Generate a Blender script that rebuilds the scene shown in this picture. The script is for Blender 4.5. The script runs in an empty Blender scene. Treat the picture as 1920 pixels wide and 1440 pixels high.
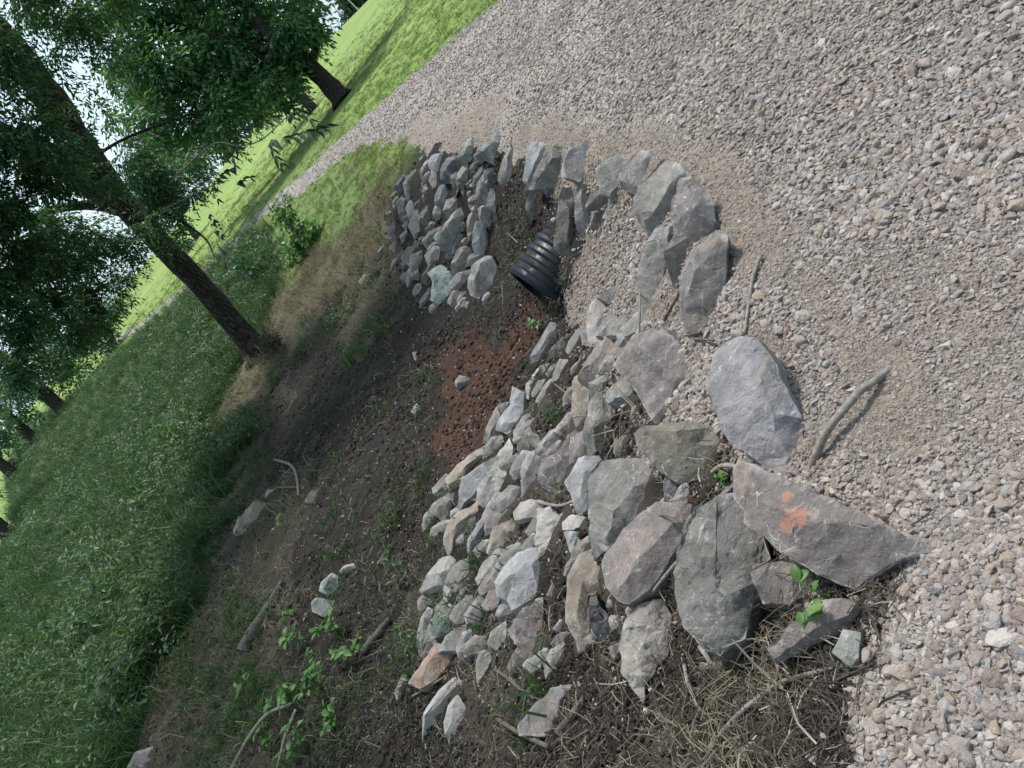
import bpy, bmesh, math, random
import numpy as np
from mathutils import Vector, Matrix, noise
from mathutils.geometry import delaunay_2d_cdt
random.seed(7); rng = np.random.default_rng(7)
S = bpy.context.scene
COL = S.collection

# ------------------------------------------------------------------ camera
F = 1442.0                                   # focal length in photo pixels (1920 wide)
_n = math.hypot(0.785, 0.62); UX, UY = -0.785/_n, -0.62/_n      # where "up" points in the tilted frame
PITCH, CAMH = math.radians(25.0), 1.6
FWD = np.array([0, math.cos(PITCH), -math.sin(PITCH)]); UP = np.array([0, math.sin(PITCH), math.cos(PITCH)]); RT = np.array([1.0, 0, 0])
IMX = -UY*RT + UX*UP; IMY = UX*RT + UY*UP
CAM = np.array([0, 0, CAMH])
cd = bpy.data.cameras.new('camera'); cam = bpy.data.objects.new('camera', cd); COL.objects.link(cam)
cd.sensor_width = 36.0; cd.lens = 36.0*F/1920; cd.clip_start = 0.05; cd.clip_end = 3000
m3 = Matrix((IMX, -IMY, -FWD)).transposed()
cam.matrix_world = Matrix.Translation(CAM) @ m3.to_4x4()
S.camera = cam

# ------------------------------------------------------------------ sky and sun (bright overcast)
W = bpy.data.worlds.new('World'); S.world = W; W.use_nodes = True
nt = W.node_tree; nt.nodes.clear()
SUN_AZ, SUN_EL = math.radians(14), math.radians(64)       # azimuth measured from +Y towards +X
sky = nt.nodes.new('ShaderNodeTexSky'); sky.sky_type = 'NISHITA'; sky.sun_disc = False
sky.sun_elevation = SUN_EL; sky.sun_rotation = SUN_AZ; sky.dust_density = 3.0; sky.air_density = 1.0
tc = nt.nodes.new('ShaderNodeTexCoord'); nz = nt.nodes.new('ShaderNodeTexNoise'); nz.inputs['Scale'].default_value = 3.0; nz.inputs['Detail'].default_value = 5
nt.links.new(tc.outputs['Generated'], nz.inputs['Vector'])
rp = nt.nodes.new('ShaderNodeMapRange'); rp.inputs['From Min'].default_value = .35; rp.inputs['From Max'].default_value = .65
rp.inputs['To Min'].default_value = .62; rp.inputs['To Max'].default_value = .92
nt.links.new(nz.outputs['Fac'], rp.inputs['Value'])
mx = nt.nodes.new('ShaderNodeMix'); mx.data_type = 'RGBA'
nt.links.new(rp.outputs['Result'], mx.inputs['Factor']); nt.links.new(sky.outputs['Color'], mx.inputs[6])
mx.inputs[7].default_value = (4.3, 5.5, 6.2, 1)             # thin cloud sheet
bg = nt.nodes.new('ShaderNodeBackground'); bg.inputs['Strength'].default_value = 0.05
out = nt.nodes.new('ShaderNodeOutputWorld')
nt.links.new(mx.outputs[2], bg.inputs['Color']); nt.links.new(bg.outputs[0], out.inputs[0])
sd = bpy.data.lights.new('sun', 'SUN'); sun = bpy.data.objects.new('sun', sd); COL.objects.link(sun)
sd.energy = 1.4; sd.angle = math.radians(11); sd.color = (1, .96, .9)
sv = Vector((math.sin(SUN_AZ)*math.cos(SUN_EL), math.cos(SUN_AZ)*math.cos(SUN_EL), math.sin(SUN_EL)))
sun.rotation_euler = sv.to_track_quat('Z', 'Y').to_euler(); sun.location = (20, 20, 40)
S.view_settings.view_transform = 'Standard'; S.view_settings.look = 'None'; S.view_settings.gamma = 1; S.view_settings.use_curve_mapping = False
S.view_settings.exposure = 2.05
S.cycles.use_denoising = True
S.cycles.max_bounces = 6; S.cycles.transparent_max_bounces = 4

# ------------------------------------------------------------------ pixel rays, terrain
def ray(x, y):
    dx, dy = x-960, y-720
    return FWD*F + RT*(-dx*UY+dy*UX) + UP*(dx*UX+dy*UY)
def gp(x, y, z=0.0):
    r = ray(x, y); t = (z-CAMH)/r[2]
    return CAM + r*t
def smooth(a, b, x):
    t = np.clip((np.asarray(x, float)-a)/(b-a), 0, 1); return t*t*(3-2*t)
def lp(x, y):                                  # log-polar plan coordinates round the camera's foot
    r = np.hypot(x, y); return np.stack([np.clip(np.arctan2(x, y), -1.35, 1.35)*1.6, np.log(np.maximum(r, .35))], -1)
HP = [  # photo point -> height
 (1900,1400,0),(1900,700,0),(1700,300,0),(1500,100,0),(1300,100,0),(1000,50,0),(1100,200,0),(900,200,0),(760,230,0),(680,265,0),(600,320,0),(1400,300,0),(1450,500,0),
 (1520,650,.0),(1620,850,0),(1780,1000,0),(1720,1250,0),(1660,1430,-.02),(1800,550,0),(1250,220,0),
 (880,262,0),(1000,268,0),(1100,270,0),(1240,300,0),(1325,375,-.01),(1365,470,-.01),(1370,560,-.02),(1420,650,-.02),(1520,830,-.02),(1610,1150,-.03),
 (1180,430,-.28),(1120,510,-.52),(1085,580,-.68),(1250,500,-.13),(1170,380,-.18),(1075,340,-.2),(1100,450,-.45),(1075,470,-.46),(1050,425,-.37),(990,440,-.43),(962,440,-.62),(1020,440,-.42),(1130,400,-.33),
 (1045,610,-1.0),(990,605,-1.03),(960,650,-1.03),(935,455,-.88),(960,350,-.36),(1040,385,-.33),(905,520,-.98),
 (800,300,-.04),(850,400,-.42),(880,480,-.8),(850,580,-.96),(760,390,-.4),(780,500,-.78),(735,450,-.66),(740,340,-.1),
 (700,310,-.06),(640,350,-.2),(560,400,-.4),(600,480,-.7),(680,500,-.84),(500,520,-.65),(480,660,-.8),(400,700,-.8),(740,270,0),
 (880,740,-1.03),(820,680,-1.02),(700,780,-1.0),(600,900,-1.0),(650,1000,-1.05),(760,950,-1.05),(700,1150,-1.07),(600,1250,-1.05),(500,1100,-1.0),(450,1300,-1.0),(400,1430,-1.0),(700,1350,-1.05),
 (970,715,-.97),(1040,720,-.77),(1100,700,-.57),(1150,650,-.42),(1200,640,-.3),(1280,690,-.16),(945,800,-.95),(1050,850,-.7),(1150,900,-.45),(1250,850,-.25),(1340,850,-.13),
 (830,920,-1.02),(900,960,-.92),(1000,1000,-.75),(1100,1050,-.56),(1200,1020,-.4),(1300,1020,-.24),(1400,1020,-.16),(800,1090,-1.02),(900,1100,-.92),(980,1180,-.76),(1100,1160,-.6),(1210,1200,-.45),
 (1350,1150,-.3),(1330,1240,-.36),(1420,1200,-.34),(1480,1100,-.16),(780,1280,-1.02),(840,1350,-.93),(960,1350,-.76),(1100,1380,-.56),(1300,1380,-.32),(1450,1350,-.17),(1540,1300,-.08),
 (300,900,-.9),(200,800,-.75),(100,1100,-.9),(50,1400,-.95),(200,1300,-.95),(300,650,-.55)]
_hx = [tuple(gp(a, b, z)) for a, b, z in HP]
_hx += [(2, 24, 0), (8, 22, 0), (14, 12, 0), (6, 4, 0), (4, 1.5, 0), (-24, 40, -.3), (-14, 14, -.75), (-22, 22, -.5), (-8, 4, -.95), (-3, 1, -.95), (3, 45, 0.0), (-1, .3, -.3), (.5, .3, 0)]
_hx += [tuple(gp(a, b, 0)) for a, b in [(235,633),(290,588),(318,566),(345,543),(385,504),(425,466),(460,430),(495,394),(530,364),(568,335),(645,274)]]
_hx = np.array(_hx); _C = lp(_hx[:, 0], _hx[:, 1])
def _phi(d2): return np.sqrt(d2+.004)
_A = _phi(((_C[:, None]-_C[None])**2).sum(-1)) - np.eye(len(_C))*.03
_N = len(_C); _M = np.zeros((_N+1, _N+1)); _M[:_N, :_N] = _A; _M[_N, :_N] = 1; _M[:_N, _N] = 1
_w = np.linalg.solve(_M, np.append(_hx[:, 2], 0))
def height0(x, y):
    x = np.asarray(x, float); y = np.asarray(y, float); sh = x.shape; x = x.ravel(); y = y.ravel()
    z = np.empty(len(x)); q = lp(x, y)
    for i in range(0, len(x), 20000):
        d2 = ((q[i:i+20000, None]-_C[None])**2).sum(-1); z[i:i+20000] = _phi(d2)@_w[:_N]+_w[_N]
    z = np.clip(z, -1.2, .05); r = np.hypot(x, y); az = np.arctan2(x, y)
    zb = -.95*smooth(.1, -2.2, x)
    w = smooth(.95, 1.35, np.abs(az)); z = z*(1-w)+zb*w
    far = 1.6+r*np.interp(az, [-.6, -.24, -.02, .15, .28, .6], [.0035, .0052, .0028, .0005, -.0115, -.014])   # rolling field
    far = np.where(r > 150, far-(r-150)*.02, far)
    w = smooth(48, 130, r); z = z*(1-w)+far*w
    return z.reshape(sh)
def vnoise(x, y, f, s=0):                      # cheap smooth value noise, vectorised
    x = x*f+s*17.3; y = y*f+s*5.1; xi = np.floor(x).astype(np.int64); yi = np.floor(y).astype(np.int64); fx = x-xi; fy = y-yi
    fx = fx*fx*(3-2*fx); fy = fy*fy*(3-2*fy)
    def h(a, b):
        n = (a*374761393+b*668265263+s*1442695) & 0x7fffffff; n = ((n ^ (n >> 13))*1274126177) & 0x7fffffff
        return ((n ^ (n >> 16)) & 0xffff)/65535.0
    return (h(xi, yi)*(1-fx)+h(xi+1, yi)*fx)*(1-fy)+(h(xi, yi+1)*(1-fx)+h(xi+1, yi+1)*fx)*fy
def hit(px, py):                               # pixel -> point on the terrain
    d = ray(px, py); d = d/np.linalg.norm(d)
    t = np.concatenate([np.arange(.6, 12, .02), np.arange(12, 60, .1), np.arange(60, 400, .5)])
    p = CAM+d*t[:, None]; z = height0(p[:, 0], p[:, 1]); k = np.argmax(p[:, 2] <= z)
    if p[k, 2] > z[k]: k = len(t)-1
    if k:
        a = p[k-1, 2]-z[k-1]; b = z[k]-p[k, 2]; return p[k-1]+(p[k]-p[k-1])*a/(a+b+1e-9)
    return p[k]
def tnormal(p, e=.12):
    zx = height0(np.array([p[0]-e, p[0]+e]), np.array([p[1], p[1]])); zy = height0(np.array([p[0], p[0]]), np.array([p[1]-e, p[1]+e]))
    n = np.array([-(zx[1]-zx[0])/(2*e), -(zy[1]-zy[0])/(2*e), 1]); return n/np.linalg.norm(n)

# road outline in plan
RL = [(180,676),(235,636),(290,592),(345,548),(420,474),(490,404),(560,352),(640,293),(690,266),(735,262),(800,280),(880,262),(1000,270),(1100,275),(1240,305),(1330,375),(1365,470),(1375,560),(1425,650),(1515,830),(1600,950),(1710,1045),(1630,1180),(1570,1290),(1545,1440)]
RR = [(945,-2),(830,96),(740,178),(650,254),(575,318),(500,384),(430,458),(345,539),(290,584),(230,630),(180,668)]
ROAD = np.array([tuple(gp(*p)[:2]) for p in RL]+[(-.15,.45),(-.3,-8),(9,-8),(9,0),(6.6,8)]+[tuple(gp(*p)[:2]) for p in RR])
def inpoly(x, y, P):
    c = np.zeros(x.shape, bool); n = len(P)
    for i in range(n):
        (x1, y1), (x2, y2) = P[i], P[(i+1) % n]
        if y1 == y2: continue
        k = ((y1 > y) != (y2 > y)) & (x < (x2-x1)*(y-y1)/(y2-y1)+x1); c ^= k
    return c
CP = {  # what covers the ground, photo points
 'sand': [(1180,430),(1120,520),(1250,560),(1290,765),(1170,390),(1090,590),(1320,740),(1150,460),(1300,690),(1075,345),(1420,900),(1230,520),(1200,620),(1130,330)],
 'soil': [(985,690),(800,400),(850,440),(770,430),(820,330),(990,430),(930,440),(960,600),(1040,760),(1050,690),(700,750),(760,850),(800,760),(700,930),(620,950),(680,1110),(740,1050),(720,1180),(700,1300),(640,1400),(740,1400),(850,1000),(900,1130),(1000,1110),(780,600),(640,690),(560,720),(540,820),(600,1010),(1010,640),(930,640),(870,600),(960,370),(1340,1210),(1420,1180),(830,480),(1050,420),(590,1220),(760,560),(1330,960)],
 'red': [(880,690),(860,750),(920,735),(830,790),(1000,640),(905,700),(935,680),(960,655),(900,660)],
 'litter': [(1000,1250),(1100,1280),(1200,1350),(1350,1380),(1300,1180),(1450,1300),(930,1200),(1050,1400),(1250,1420),(1150,1260),(900,1300),(1290,1130),(1180,800),(1080,990),(1350,915),(1520,1400),(1180,770),(960,1060),(1010,780),(1090,820)],
 'straw': [(640,470),(590,525),(665,435),(705,395),(600,560),(450,745)],
 'tall': [(400,750),(300,700),(200,850),(300,900),(100,1000),(200,1050),(290,1100),(100,1200),(180,1250),(50,1400),(50,900),(420,620),(350,620),(460,580),(330,1000),(420,560),(490,480),(250,800),(380,880),(390,950),(350,1060),(330,1160),(270,1280),(220,1400),(440,800),(430,860),(150,1380),(0,1200),(-200,1100),(0,1500),(250,1200)],
 'short': [(640,330),(690,290),(600,370),(550,400),(720,295),(660,370),(600,430),(520,440)],
 'sparse': [(450,900),(410,1050),(450,1200),(290,1380),(420,1380),(600,620),(650,570),(550,660),(520,1000),(350,1240),(480,1080),(700,520),(740,530),(520,740),(560,1330),(780,1150),(340,1400),(690,600)]}
KL = list(CP); KI = []; KP = []
for k, v in CP.items():
    for p in v: KI.append(KL.index(k)); KP.append(hit(*p)[:2])
KI = np.array(KI); KQ = lp(np.array(KP)[:, 0], np.array(KP)[:, 1])
MEADOW = np.array([tuple(gp(a, b, -.2)[:2]) for a, b in [(560,420),(470,440),(400,505),(345,560),(305,598),(240,652),(165,730),(120,768),(62,822),(24,893),(8,1000),(-90,1090)]]+[(-40, 20), (-25, 3), (0, 3)])
def cover(x, y):
    """weights of each ground cover at plan points (and 'road', 'field')"""
    x = np.asarray(x, float); y = np.asarray(y, float)
    q = lp(x, y); q = q+.085*(np.stack([vnoise(q[:, 0], q[:, 1], 9, 1), vnoise(q[:, 0], q[:, 1], 9, 2)], -1)-.5)+.03*(np.stack([vnoise(q[:, 0], q[:, 1], 30, 3), vnoise(q[:, 0], q[:, 1], 30, 4)], -1)-.5)
    wts = np.zeros((len(x), len(KL)))
    for i in range(0, len(x), 20000):
        d2 = ((q[i:i+20000, None]-KQ[None])**2).sum(-1); w = 1/(d2+1e-4)**2.5
        for k in range(len(KL)): wts[i:i+20000, k] = w[:, KI == k].sum(1)
    wts /= wts.sum(1, keepdims=True)
    o = {k: wts[:, i] for i, k in enumerate(KL)}
    r = np.hypot(x, y); rd = inpoly(x+(vnoise(x, y, 6, 6)-.5)*.12*np.clip(r/6, .5, 2), y+(vnoise(x, y, 6, 7)-.5)*.1, ROAD).astype(float)
    rd = np.where((np.abs(np.arctan2(x, y)) > 1.2) & (x > -.3) & (r < 9), 1.0, rd)
    az = np.arctan2(x, y)
    fld = np.maximum(smooth(20, 30, r), smooth(.08, .14, az)*smooth(9.5, 12, r))*(1-rd)
    fld = fld*(1-inpoly(x, y, MEADOW))
    for k in o: o[k] = o[k]*(1-rd)*(1-fld)
    o['sand'] = o['sand']+rd; o['road'] = rd; o['field'] = fld
    return o

def seg_d(px, py, line):
    d = np.full(px.shape, 1e9)
    for (x1, y1), (x2, y2) in zip(line[:-1], line[1:]):
        t = np.clip(((px-x1)*(x2-x1)+(py-y1)*(y2-y1))/((x2-x1)**2+(y2-y1)**2), 0, 1); d = np.minimum(d, np.hypot(px-x1-t*(x2-x1), py-y1-t*(y2-y1)))
    return d
def dirt_w(x, y):
    """compacted dirt on the gravel along the rim: distances taken in plan, widths in metres"""
    wob = (vnoise(x, y, 3.2, 61)-.5)*.16+(vnoise(x, y, 9, 62)-.5)*.07; o = np.zeros(len(x))
    for wt, wd, ln in ((.95, .20, [(1330, 350), (1420, 450), (1530, 560), (1640, 690), (1690, 800)]), (.85, .24, [(960, 245), (1100, 258), (1240, 290), (1340, 350)]), (.75, .11, [(1420, 600), (1500, 690), (1560, 800)]), (.45, .25, [(1190, 470), (1240, 560)]), (.6, .22, [(1650, 480), (1850, 640), (1900, 800)]), (.6, .7, [(730, 285), (800, 262), (900, 240)])):
        P = [tuple(gp(*q)[:2]) for q in ln]; o = np.maximum(o, wt*smooth(wd, wd*.2, seg_d(x, y, P)+wob*(1 if wd < .3 else 2)))
    return o

# ------------------------------------------------------------------ small node helper
class NT:
    def __init__(s, name):
        s.m = bpy.data.materials.new(name); s.m.use_nodes = True; s.t = s.m.node_tree; s.t.nodes.clear()
        s.o = s.t.nodes.new('ShaderNodeOutputMaterial'); s.p = s.t.nodes.new('ShaderNodeBsdfPrincipled'); s.t.links.new(s.p.outputs[0], s.o.inputs[0])
        s.p.inputs['Roughness'].default_value = .85; s.p.inputs['Specular IOR Level'].default_value = .25
    def n(s, typ, **k):
        x = s.t.nodes.new(typ)
        for a, b in k.items(): setattr(x, a, b)
        return x
    def l(s, a, b): s.t.links.new(a, b)
    def put(s, v, sock):
        if v is None: return
        if hasattr(v, 'is_output'): s.l(v, sock)
        elif isinstance(v, (tuple, list)): sock.default_value = (*v, 1) if len(v) == 3 and sock.type == 'RGBA' else v
        else: sock.default_value = v
    def co(s, kind='Object'): return s.n('ShaderNodeTexCoord').outputs[kind]
    def noise(s, vec, scale, detail=4, rough=.55, dist=0, out='Fac'):
        x = s.n('ShaderNodeTexNoise'); s.l(vec, x.inputs['Vector']); x.inputs['Scale'].default_value = scale; x.inputs['Detail'].default_value = detail
        x.inputs['Roughness'].default_value = rough; x.inputs['Distortion'].default_value = dist; return x.outputs[out]
    def vor(s, vec, scale, feature='F1', out='Distance', rand=1.0):
        x = s.n('ShaderNodeTexVoronoi', feature=feature); s.l(vec, x.inputs['Vector']); x.inputs['Scale'].default_value = scale; x.inputs['Randomness'].default_value = rand
        return x.outputs[out]
    def rng(s, v, a, b, c=0.0, d=1.0):
        x = s.n('ShaderNodeMapRange'); s.put(v, x.inputs[0])
        for i, q in enumerate((a, b, c, d)): x.inputs[i+1].default_value = q
        return x.outputs[0]
    def math(s, op, a, b=None):
        x = s.n('ShaderNodeMath', operation=op); s.put(a, x.inputs[0]); s.put(b, x.inputs[1]); return x.outputs[0]
    def mix(s, f, a, b, mode='MIX'):
        x = s.n('ShaderNodeMix', data_type='RGBA', blend_type=mode); s.put(f, x.inputs[0]); s.put(a, x.inputs[6]); s.put(b, x.inputs[7]); return x.outputs[2]
    def vadd(s, a, b):
        x = s.n('ShaderNodeVectorMath', operation='ADD'); s.put(a, x.inputs[0]); s.put(b, x.inputs[1]); return x.outputs[0]
    def vmul(s, a, b):
        x = s.n('ShaderNodeVectorMath', operation='MULTIPLY'); s.put(a, x.inputs[0]); s.put(b, x.inputs[1]); return x.outputs[0]
    def bump(s, h, strength, dist, nrm=None):
        x = s.n('ShaderNodeBump'); x.inputs['Strength'].default_value = strength; x.inputs['Distance'].default_value = dist; s.l(h, x.inputs['Height'])
        if nrm is not None: s.l(nrm, x.inputs['Normal'])
        return x.outputs[0]
    def attr(s, name, out='Fac'):
        x = s.n('ShaderNodeAttribute', attribute_name=name); return x.outputs[out]
    def done(s, color, normal=None, rough=None):
        s.put(color, s.p.inputs['Base Color']); s.put(normal, s.p.inputs['Normal']); s.put(rough, s.p.inputs['Roughness']); return s.m

# ------------------------------------------------------------------ materials
def m_ground():
    a = NT('ground_cover'); P = a.co('Object')
    cs = {'sand': (.30, .225, .165), 'soil': (.045, .034, .027), 'red': (.20, .066, .030), 'litter': (.105, .082, .06), 'straw': (.25, .19, .115), 'tall': (.030, .05, .016), 'short': (.085, .125, .035), 'sparse': (.06, .05, .034)}
    n1 = a.noise(P, 3, 6, .6); n2 = a.noise(P, 22, 6, .65); n3 = a.noise(P, 120, 4, .7)
    col = None
    # start from soil, lay the other covers over it
    col = a.mix(a.rng(n2, .3, .7), (.0085, .0072, .0064), (.022, .018, .015))
    def lay(name, c1, c2, nz, col):
        f = a.math('ADD', a.attr(name), a.math('MULTIPLY', a.math('SUBTRACT', n2, .5), .5)); f = a.rng(f, .3, .65)
        return a.mix(f, col, a.mix(a.rng(nz, .3, .7), c1, c2))
    col = lay('sparse', (.028, .026, .018), (.06, .052, .035), n2, col)
    col = lay('litter', (.026, .021, .017), (.058, .046, .035), n3, col)
    col = lay('red', (.024, .015, .011), (.066, .030, .019), n2, col)
    col = lay('straw', (.05, .043, .028), (.12, .10, .062), n3, col)
    col = lay('tall', (.022, .04, .013), (.05, .08, .024), n2, col)
    col = lay('short', (.07, .12, .03), (.14, .19, .055), n2, col)
    # sand and gravel fines: grey-tan with rusty patches and pebble-sized mottling
    v = a.vor(P, 42, out='Color'); vb = a.n('ShaderNodeSeparateColor'); a.l(v, vb.inputs[0])
    sandc = a.mix(a.rng(n1, .36, .66), (.15, .125, .105), (.235, .185, .145))
    sandc = a.mix(a.rng(n2, .35, .7, 0, .6), sandc, (.25, .215, .185))
    peb = a.mix(vb.outputs[0], (.15, .135, .122), (.44, .405, .375))
    sandc = a.mix(a.math('MULTIPLY', a.attr('road'), a.math('SUBTRACT', 1.0, a.attr('dirt'))), sandc, a.mix(a.rng(a.noise(P, .9, 4), .4, .6, .5, .95), sandc, peb))
    f = a.math('ADD', a.attr('sand'), a.math('MULTIPLY', a.math('SUBTRACT', n2, .5), .4)); col = a.mix(a.rng(f, .35, .6), col, sandc)
    # mown field with swaths
    Pf = a.n('ShaderNodeMapping'); Pf.inputs['Rotation'].default_value = (0, 0, math.radians(-38)); Pf.inputs['Scale'].default_value = (.045, .22, 1); a.l(P, Pf.inputs[0])
    sw = a.noise(Pf.outputs[0], 1.0, 4, .55); fn = a.noise(P, 1.4, 6, .7)
    fc = a.mix(a.rng(sw, .36, .62), (.115, .17, .036), (.20, .275, .06))
    fc = a.mix(a.rng(a.noise(P, .12, 3), .55, .72, 0, .75), fc, (.19, .175, .065)); fc = a.mix(a.rng(fn, .3, .7, 0, .6), fc, (.085, .15, .035)); fc = a.mix(a.rng(a.noise(P, 5, 5, .7), .45, .75, 0, .5), fc, (.22, .25, .10))
    col = a.mix(a.attr('field'), col, fc)
    h = a.math('ADD', a.math('MULTIPLY', n2, .6), a.math('MULTIPLY', n3, .35))
    hp = a.vor(P, 42); h2 = a.math('SUBTRACT', h, a.math('MULTIPLY', a.math('MULTIPLY', hp, a.attr('sand')), .9))
    return a.done(col, a.bump(h2, .9, .03), .95)
M_GROUND = m_ground()

def m_rock():
    a = NT('rock'); a.p.inputs['Specular IOR Level'].default_value = .42; oi = a.n('ShaderNodeObjectInfo'); base = oi.outputs['Color']; rd = oi.outputs['Random']
    off = a.n('ShaderNodeCombineXYZ'); a.l(a.math('MULTIPLY', rd, 37.0), off.inputs[0]); a.l(a.math('MULTIPLY', rd, 91.0), off.inputs[1])
    P = a.vadd(a.co('Object'), off.outputs[0])
    n1 = a.noise(P, 5, 6, .6, .4); n2 = a.noise(P, 24, 8, .65, .3); n3 = a.noise(P, 110, 5, .7)
    col = a.mix(a.rng(n1, .3, .7), a.mix(.5, base, (.09, .07, .06), 'MULTIPLY'), base)
    col = a.mix(a.rng(n1, .3, .7), a.mix(1.0, base, (.52, .49, .48), 'MULTIPLY'), a.mix(1.0, base, (1.12, 1.1, 1.1), 'MULTIPLY'))
    col = a.mix(a.rng(n2, .44, .7, 0, .55), col, a.mix(1.0, base, (.52, .5, .5), 'MULTIPLY'))
    col = a.mix(a.rng(a.noise(P, 9, 4, .6), .54, .72, 0, .55), col, (.27, .215, .165))           # dried earth
    # pale scuffs and calcite films
    st = a.n('ShaderNodeMapping'); st.inputs['Rotation'].default_value = (.4, .3, .7); st.inputs['Scale'].default_value = (1, 2.4, 1.6); a.l(P, st.inputs[0])
    sc = a.noise(st.outputs[0], 17, 9, .72, 1.2); film = a.math('MULTIPLY', a.rng(sc, .56, .70), a.rng(a.noise(P, 6, 3), .40, .6))
    col = a.mix(a.math('MULTIPLY', film, .55), col, (.52, .54, .57))
    # thin veins
    w = a.n('ShaderNodeVectorMath', operation='ADD'); a.l(P, w.inputs[0]); nzv = a.vmul(a.noise(P, 8, 4, .6, out='Color'), (.12, .12, .12)); a.l(nzv, w.inputs[1])
    ve = a.vor(w.outputs[0], 9, 'DISTANCE_TO_EDGE'); vein = a.math('MULTIPLY', a.rng(ve, .0, .016, 1, 0), a.rng(a.math('MULTIPLY', a.noise(P, 7, 2), a.noise(P, 40, 3)), .24, .36))
    col = a.mix(a.math('MULTIPLY', vein, .6), col, (.58, .58, .58))
    spk = a.rng(n3, .66, .74); col = a.mix(a.math('MULTIPLY', spk, .5), col, (.55, .55, .55))
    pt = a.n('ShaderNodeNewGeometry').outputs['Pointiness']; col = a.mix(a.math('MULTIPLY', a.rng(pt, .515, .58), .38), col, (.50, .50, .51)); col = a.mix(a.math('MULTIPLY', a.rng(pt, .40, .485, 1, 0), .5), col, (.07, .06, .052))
    # lichen / paint carried by attributes of the mesh
    col = a.mix(a.math('MULTIPLY', a.attr('lichen'), a.rng(n2, .40, .5)), col, a.mix(a.rng(n3, .4, .6), (.29, .35, .315), (.19, .235, .215)))
    pf = a.rng(a.math('ADD', a.attr('paint'), a.math('MULTIPLY', a.math('SUBTRACT', n2, .5), 2.6)), .5, .85); col = a.mix(a.math('MULTIPLY', pf, .45), col, (.40, .155, .095))
    col = a.mix(a.attr('rust'), col, a.mix(a.rng(n2, .35, .65), (.075, .030, .016), (.16, .06, .03)))
    # cleavage steps and grain
    q = a.noise(st.outputs[0], 7, 5, .5, .6); fl = a.math('MULTIPLY', a.math('FLOOR', a.math('MULTIPLY', q, 9)), .11)
    cr = a.rng(a.vor(w.outputs[0], 11, 'DISTANCE_TO_EDGE'), 0, .03)
    h = a.math('ADD', a.math('MULTIPLY', fl, 1.1), a.math('MULTIPLY', n2, .75)); h = a.math('ADD', h, a.math('MULTIPLY', n3, .16)); h = a.math('ADD', h, a.math('MULTIPLY', cr, .03))
    return a.done(col, a.bump(h, .85, .022), a.rng(n2, .3, .7, .5, .8))
M_ROCK = m_rock()

def m_pebble(name, cols, bump=True):
    a = NT(name); oi = a.n('ShaderNodeObjectInfo'); r = oi.outputs['Random']
    cr = a.n('ShaderNodeValToRGB'); el = cr.color_ramp.elements; cr.color_ramp.interpolation = 'CONSTANT'
    for i, c in enumerate(cols):
        e = el[0] if i == 0 else (el[1] if i == 1 else el.new(i/len(cols)))
        e.position = i/len(cols); e.color = (*c, 1)
    a.l(r, cr.inputs[0]); off = a.n('ShaderNodeCombineXYZ'); a.l(a.math('MULTIPLY', r, 57.0), off.inputs[0]); P = a.vadd(a.co('Object'), off.outputs[0])
    n = a.noise(P, 2.2, 5, .65); col = a.mix(a.rng(n, .3, .7), a.mix(1.0, cr.outputs[0], (.74, .71, .68), 'MULTIPLY'), cr.outputs[0])
    col = a.mix(a.rng(a.noise(P, .9, 3), .55, .75, 0, .35), col, (.33, .265, .215))
    return a.done(col, a.bump(n, .5, .1), .85)
M_GRAVEL = m_pebble('gravel_stones', [(0.263,0.231,0.217),(0.302,0.265,0.246),(0.353,0.318,0.299),(0.222,0.193,0.179),(0.399,0.365,0.346),(0.275,0.228,0.198),(0.325,0.274,0.239),(0.262,0.239,0.232),(0.443,0.410,0.391),(0.227,0.182,0.159),(0.310,0.280,0.270),(0.378,0.339,0.318),(0.216,0.199,0.198),(0.319,0.260,0.223),(0.306,0.295,0.298),(0.311,0.259,0.245)])
M_CRUMB = m_pebble('soil_crumbs', [(.016,.013,.011),(.025,.020,.016),(.012,.0105,.0095),(.034,.027,.022)])
M_REDC = m_pebble('red_clay_crumbs', [(.060,.024,.016),(.095,.036,.021),(.04,.021,.016),(.13,.062,.04),(.026,.020,.016),(.032,.024,.019),(.075,.031,.02)])
M_CHIP = m_pebble('pale_chips', [(.42,.37,.32),(.5,.46,.42),(.34,.25,.18),(.38,.36,.34)])

def m_leaf(name, c1, c2, c3, trans=.35, rough=.5):
    a = NT(name); oi = a.n('ShaderNodeObjectInfo'); g = a.n('ShaderNodeNewGeometry')
    r = a.math('FRACT', a.math('ADD', g.outputs['Random Per Island'], oi.outputs['Random']))
    col = a.mix(a.rng(r, 0, .6), c1, c2); col = a.mix(a.rng(r, .82, .97), col, c3)
    a.p.inputs['Roughness'].default_value = rough
    tr = a.n('ShaderNodeBsdfTranslucent'); a.l(a.mix(1.0, col, (1.25, 1.35, .6), 'MULTIPLY'), tr.inputs[0])
    ms = a.n('ShaderNodeMixShader'); ms.inputs[0].default_value = trans; a.l(a.p.outputs[0], ms.inputs[1]); a.l(tr.outputs[0], ms.inputs[2]); a.l(ms.outputs[0], a.o.inputs[0])
    a.put(col, a.p.inputs['Base Color']); return a.m
M_LEAF = m_leaf('pecan_leaves', (.024, .064, .036), (.048, .112, .052), (.095, .165, .05), .38, .45)
M_LEAFFAR = m_leaf('distant_leaves', (.030, .055, .035), (.05, .08, .048), (.07, .11, .055), .2)
M_LEAFBROWN = m_leaf('dark_old_leaves', (.018, .026, .012), (.03, .034, .014), (.05, .035, .018), .1, .6)
M_TALL = m_leaf('tall_meadow_grass', (.023, .056, .021), (.045, .092, .034), (.11, .135, .052), .3)
M_SHORT = m_leaf('roadside_grass', (.07, .115, .03), (.11, .16, .045), (.21, .20, .09), .3)
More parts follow.
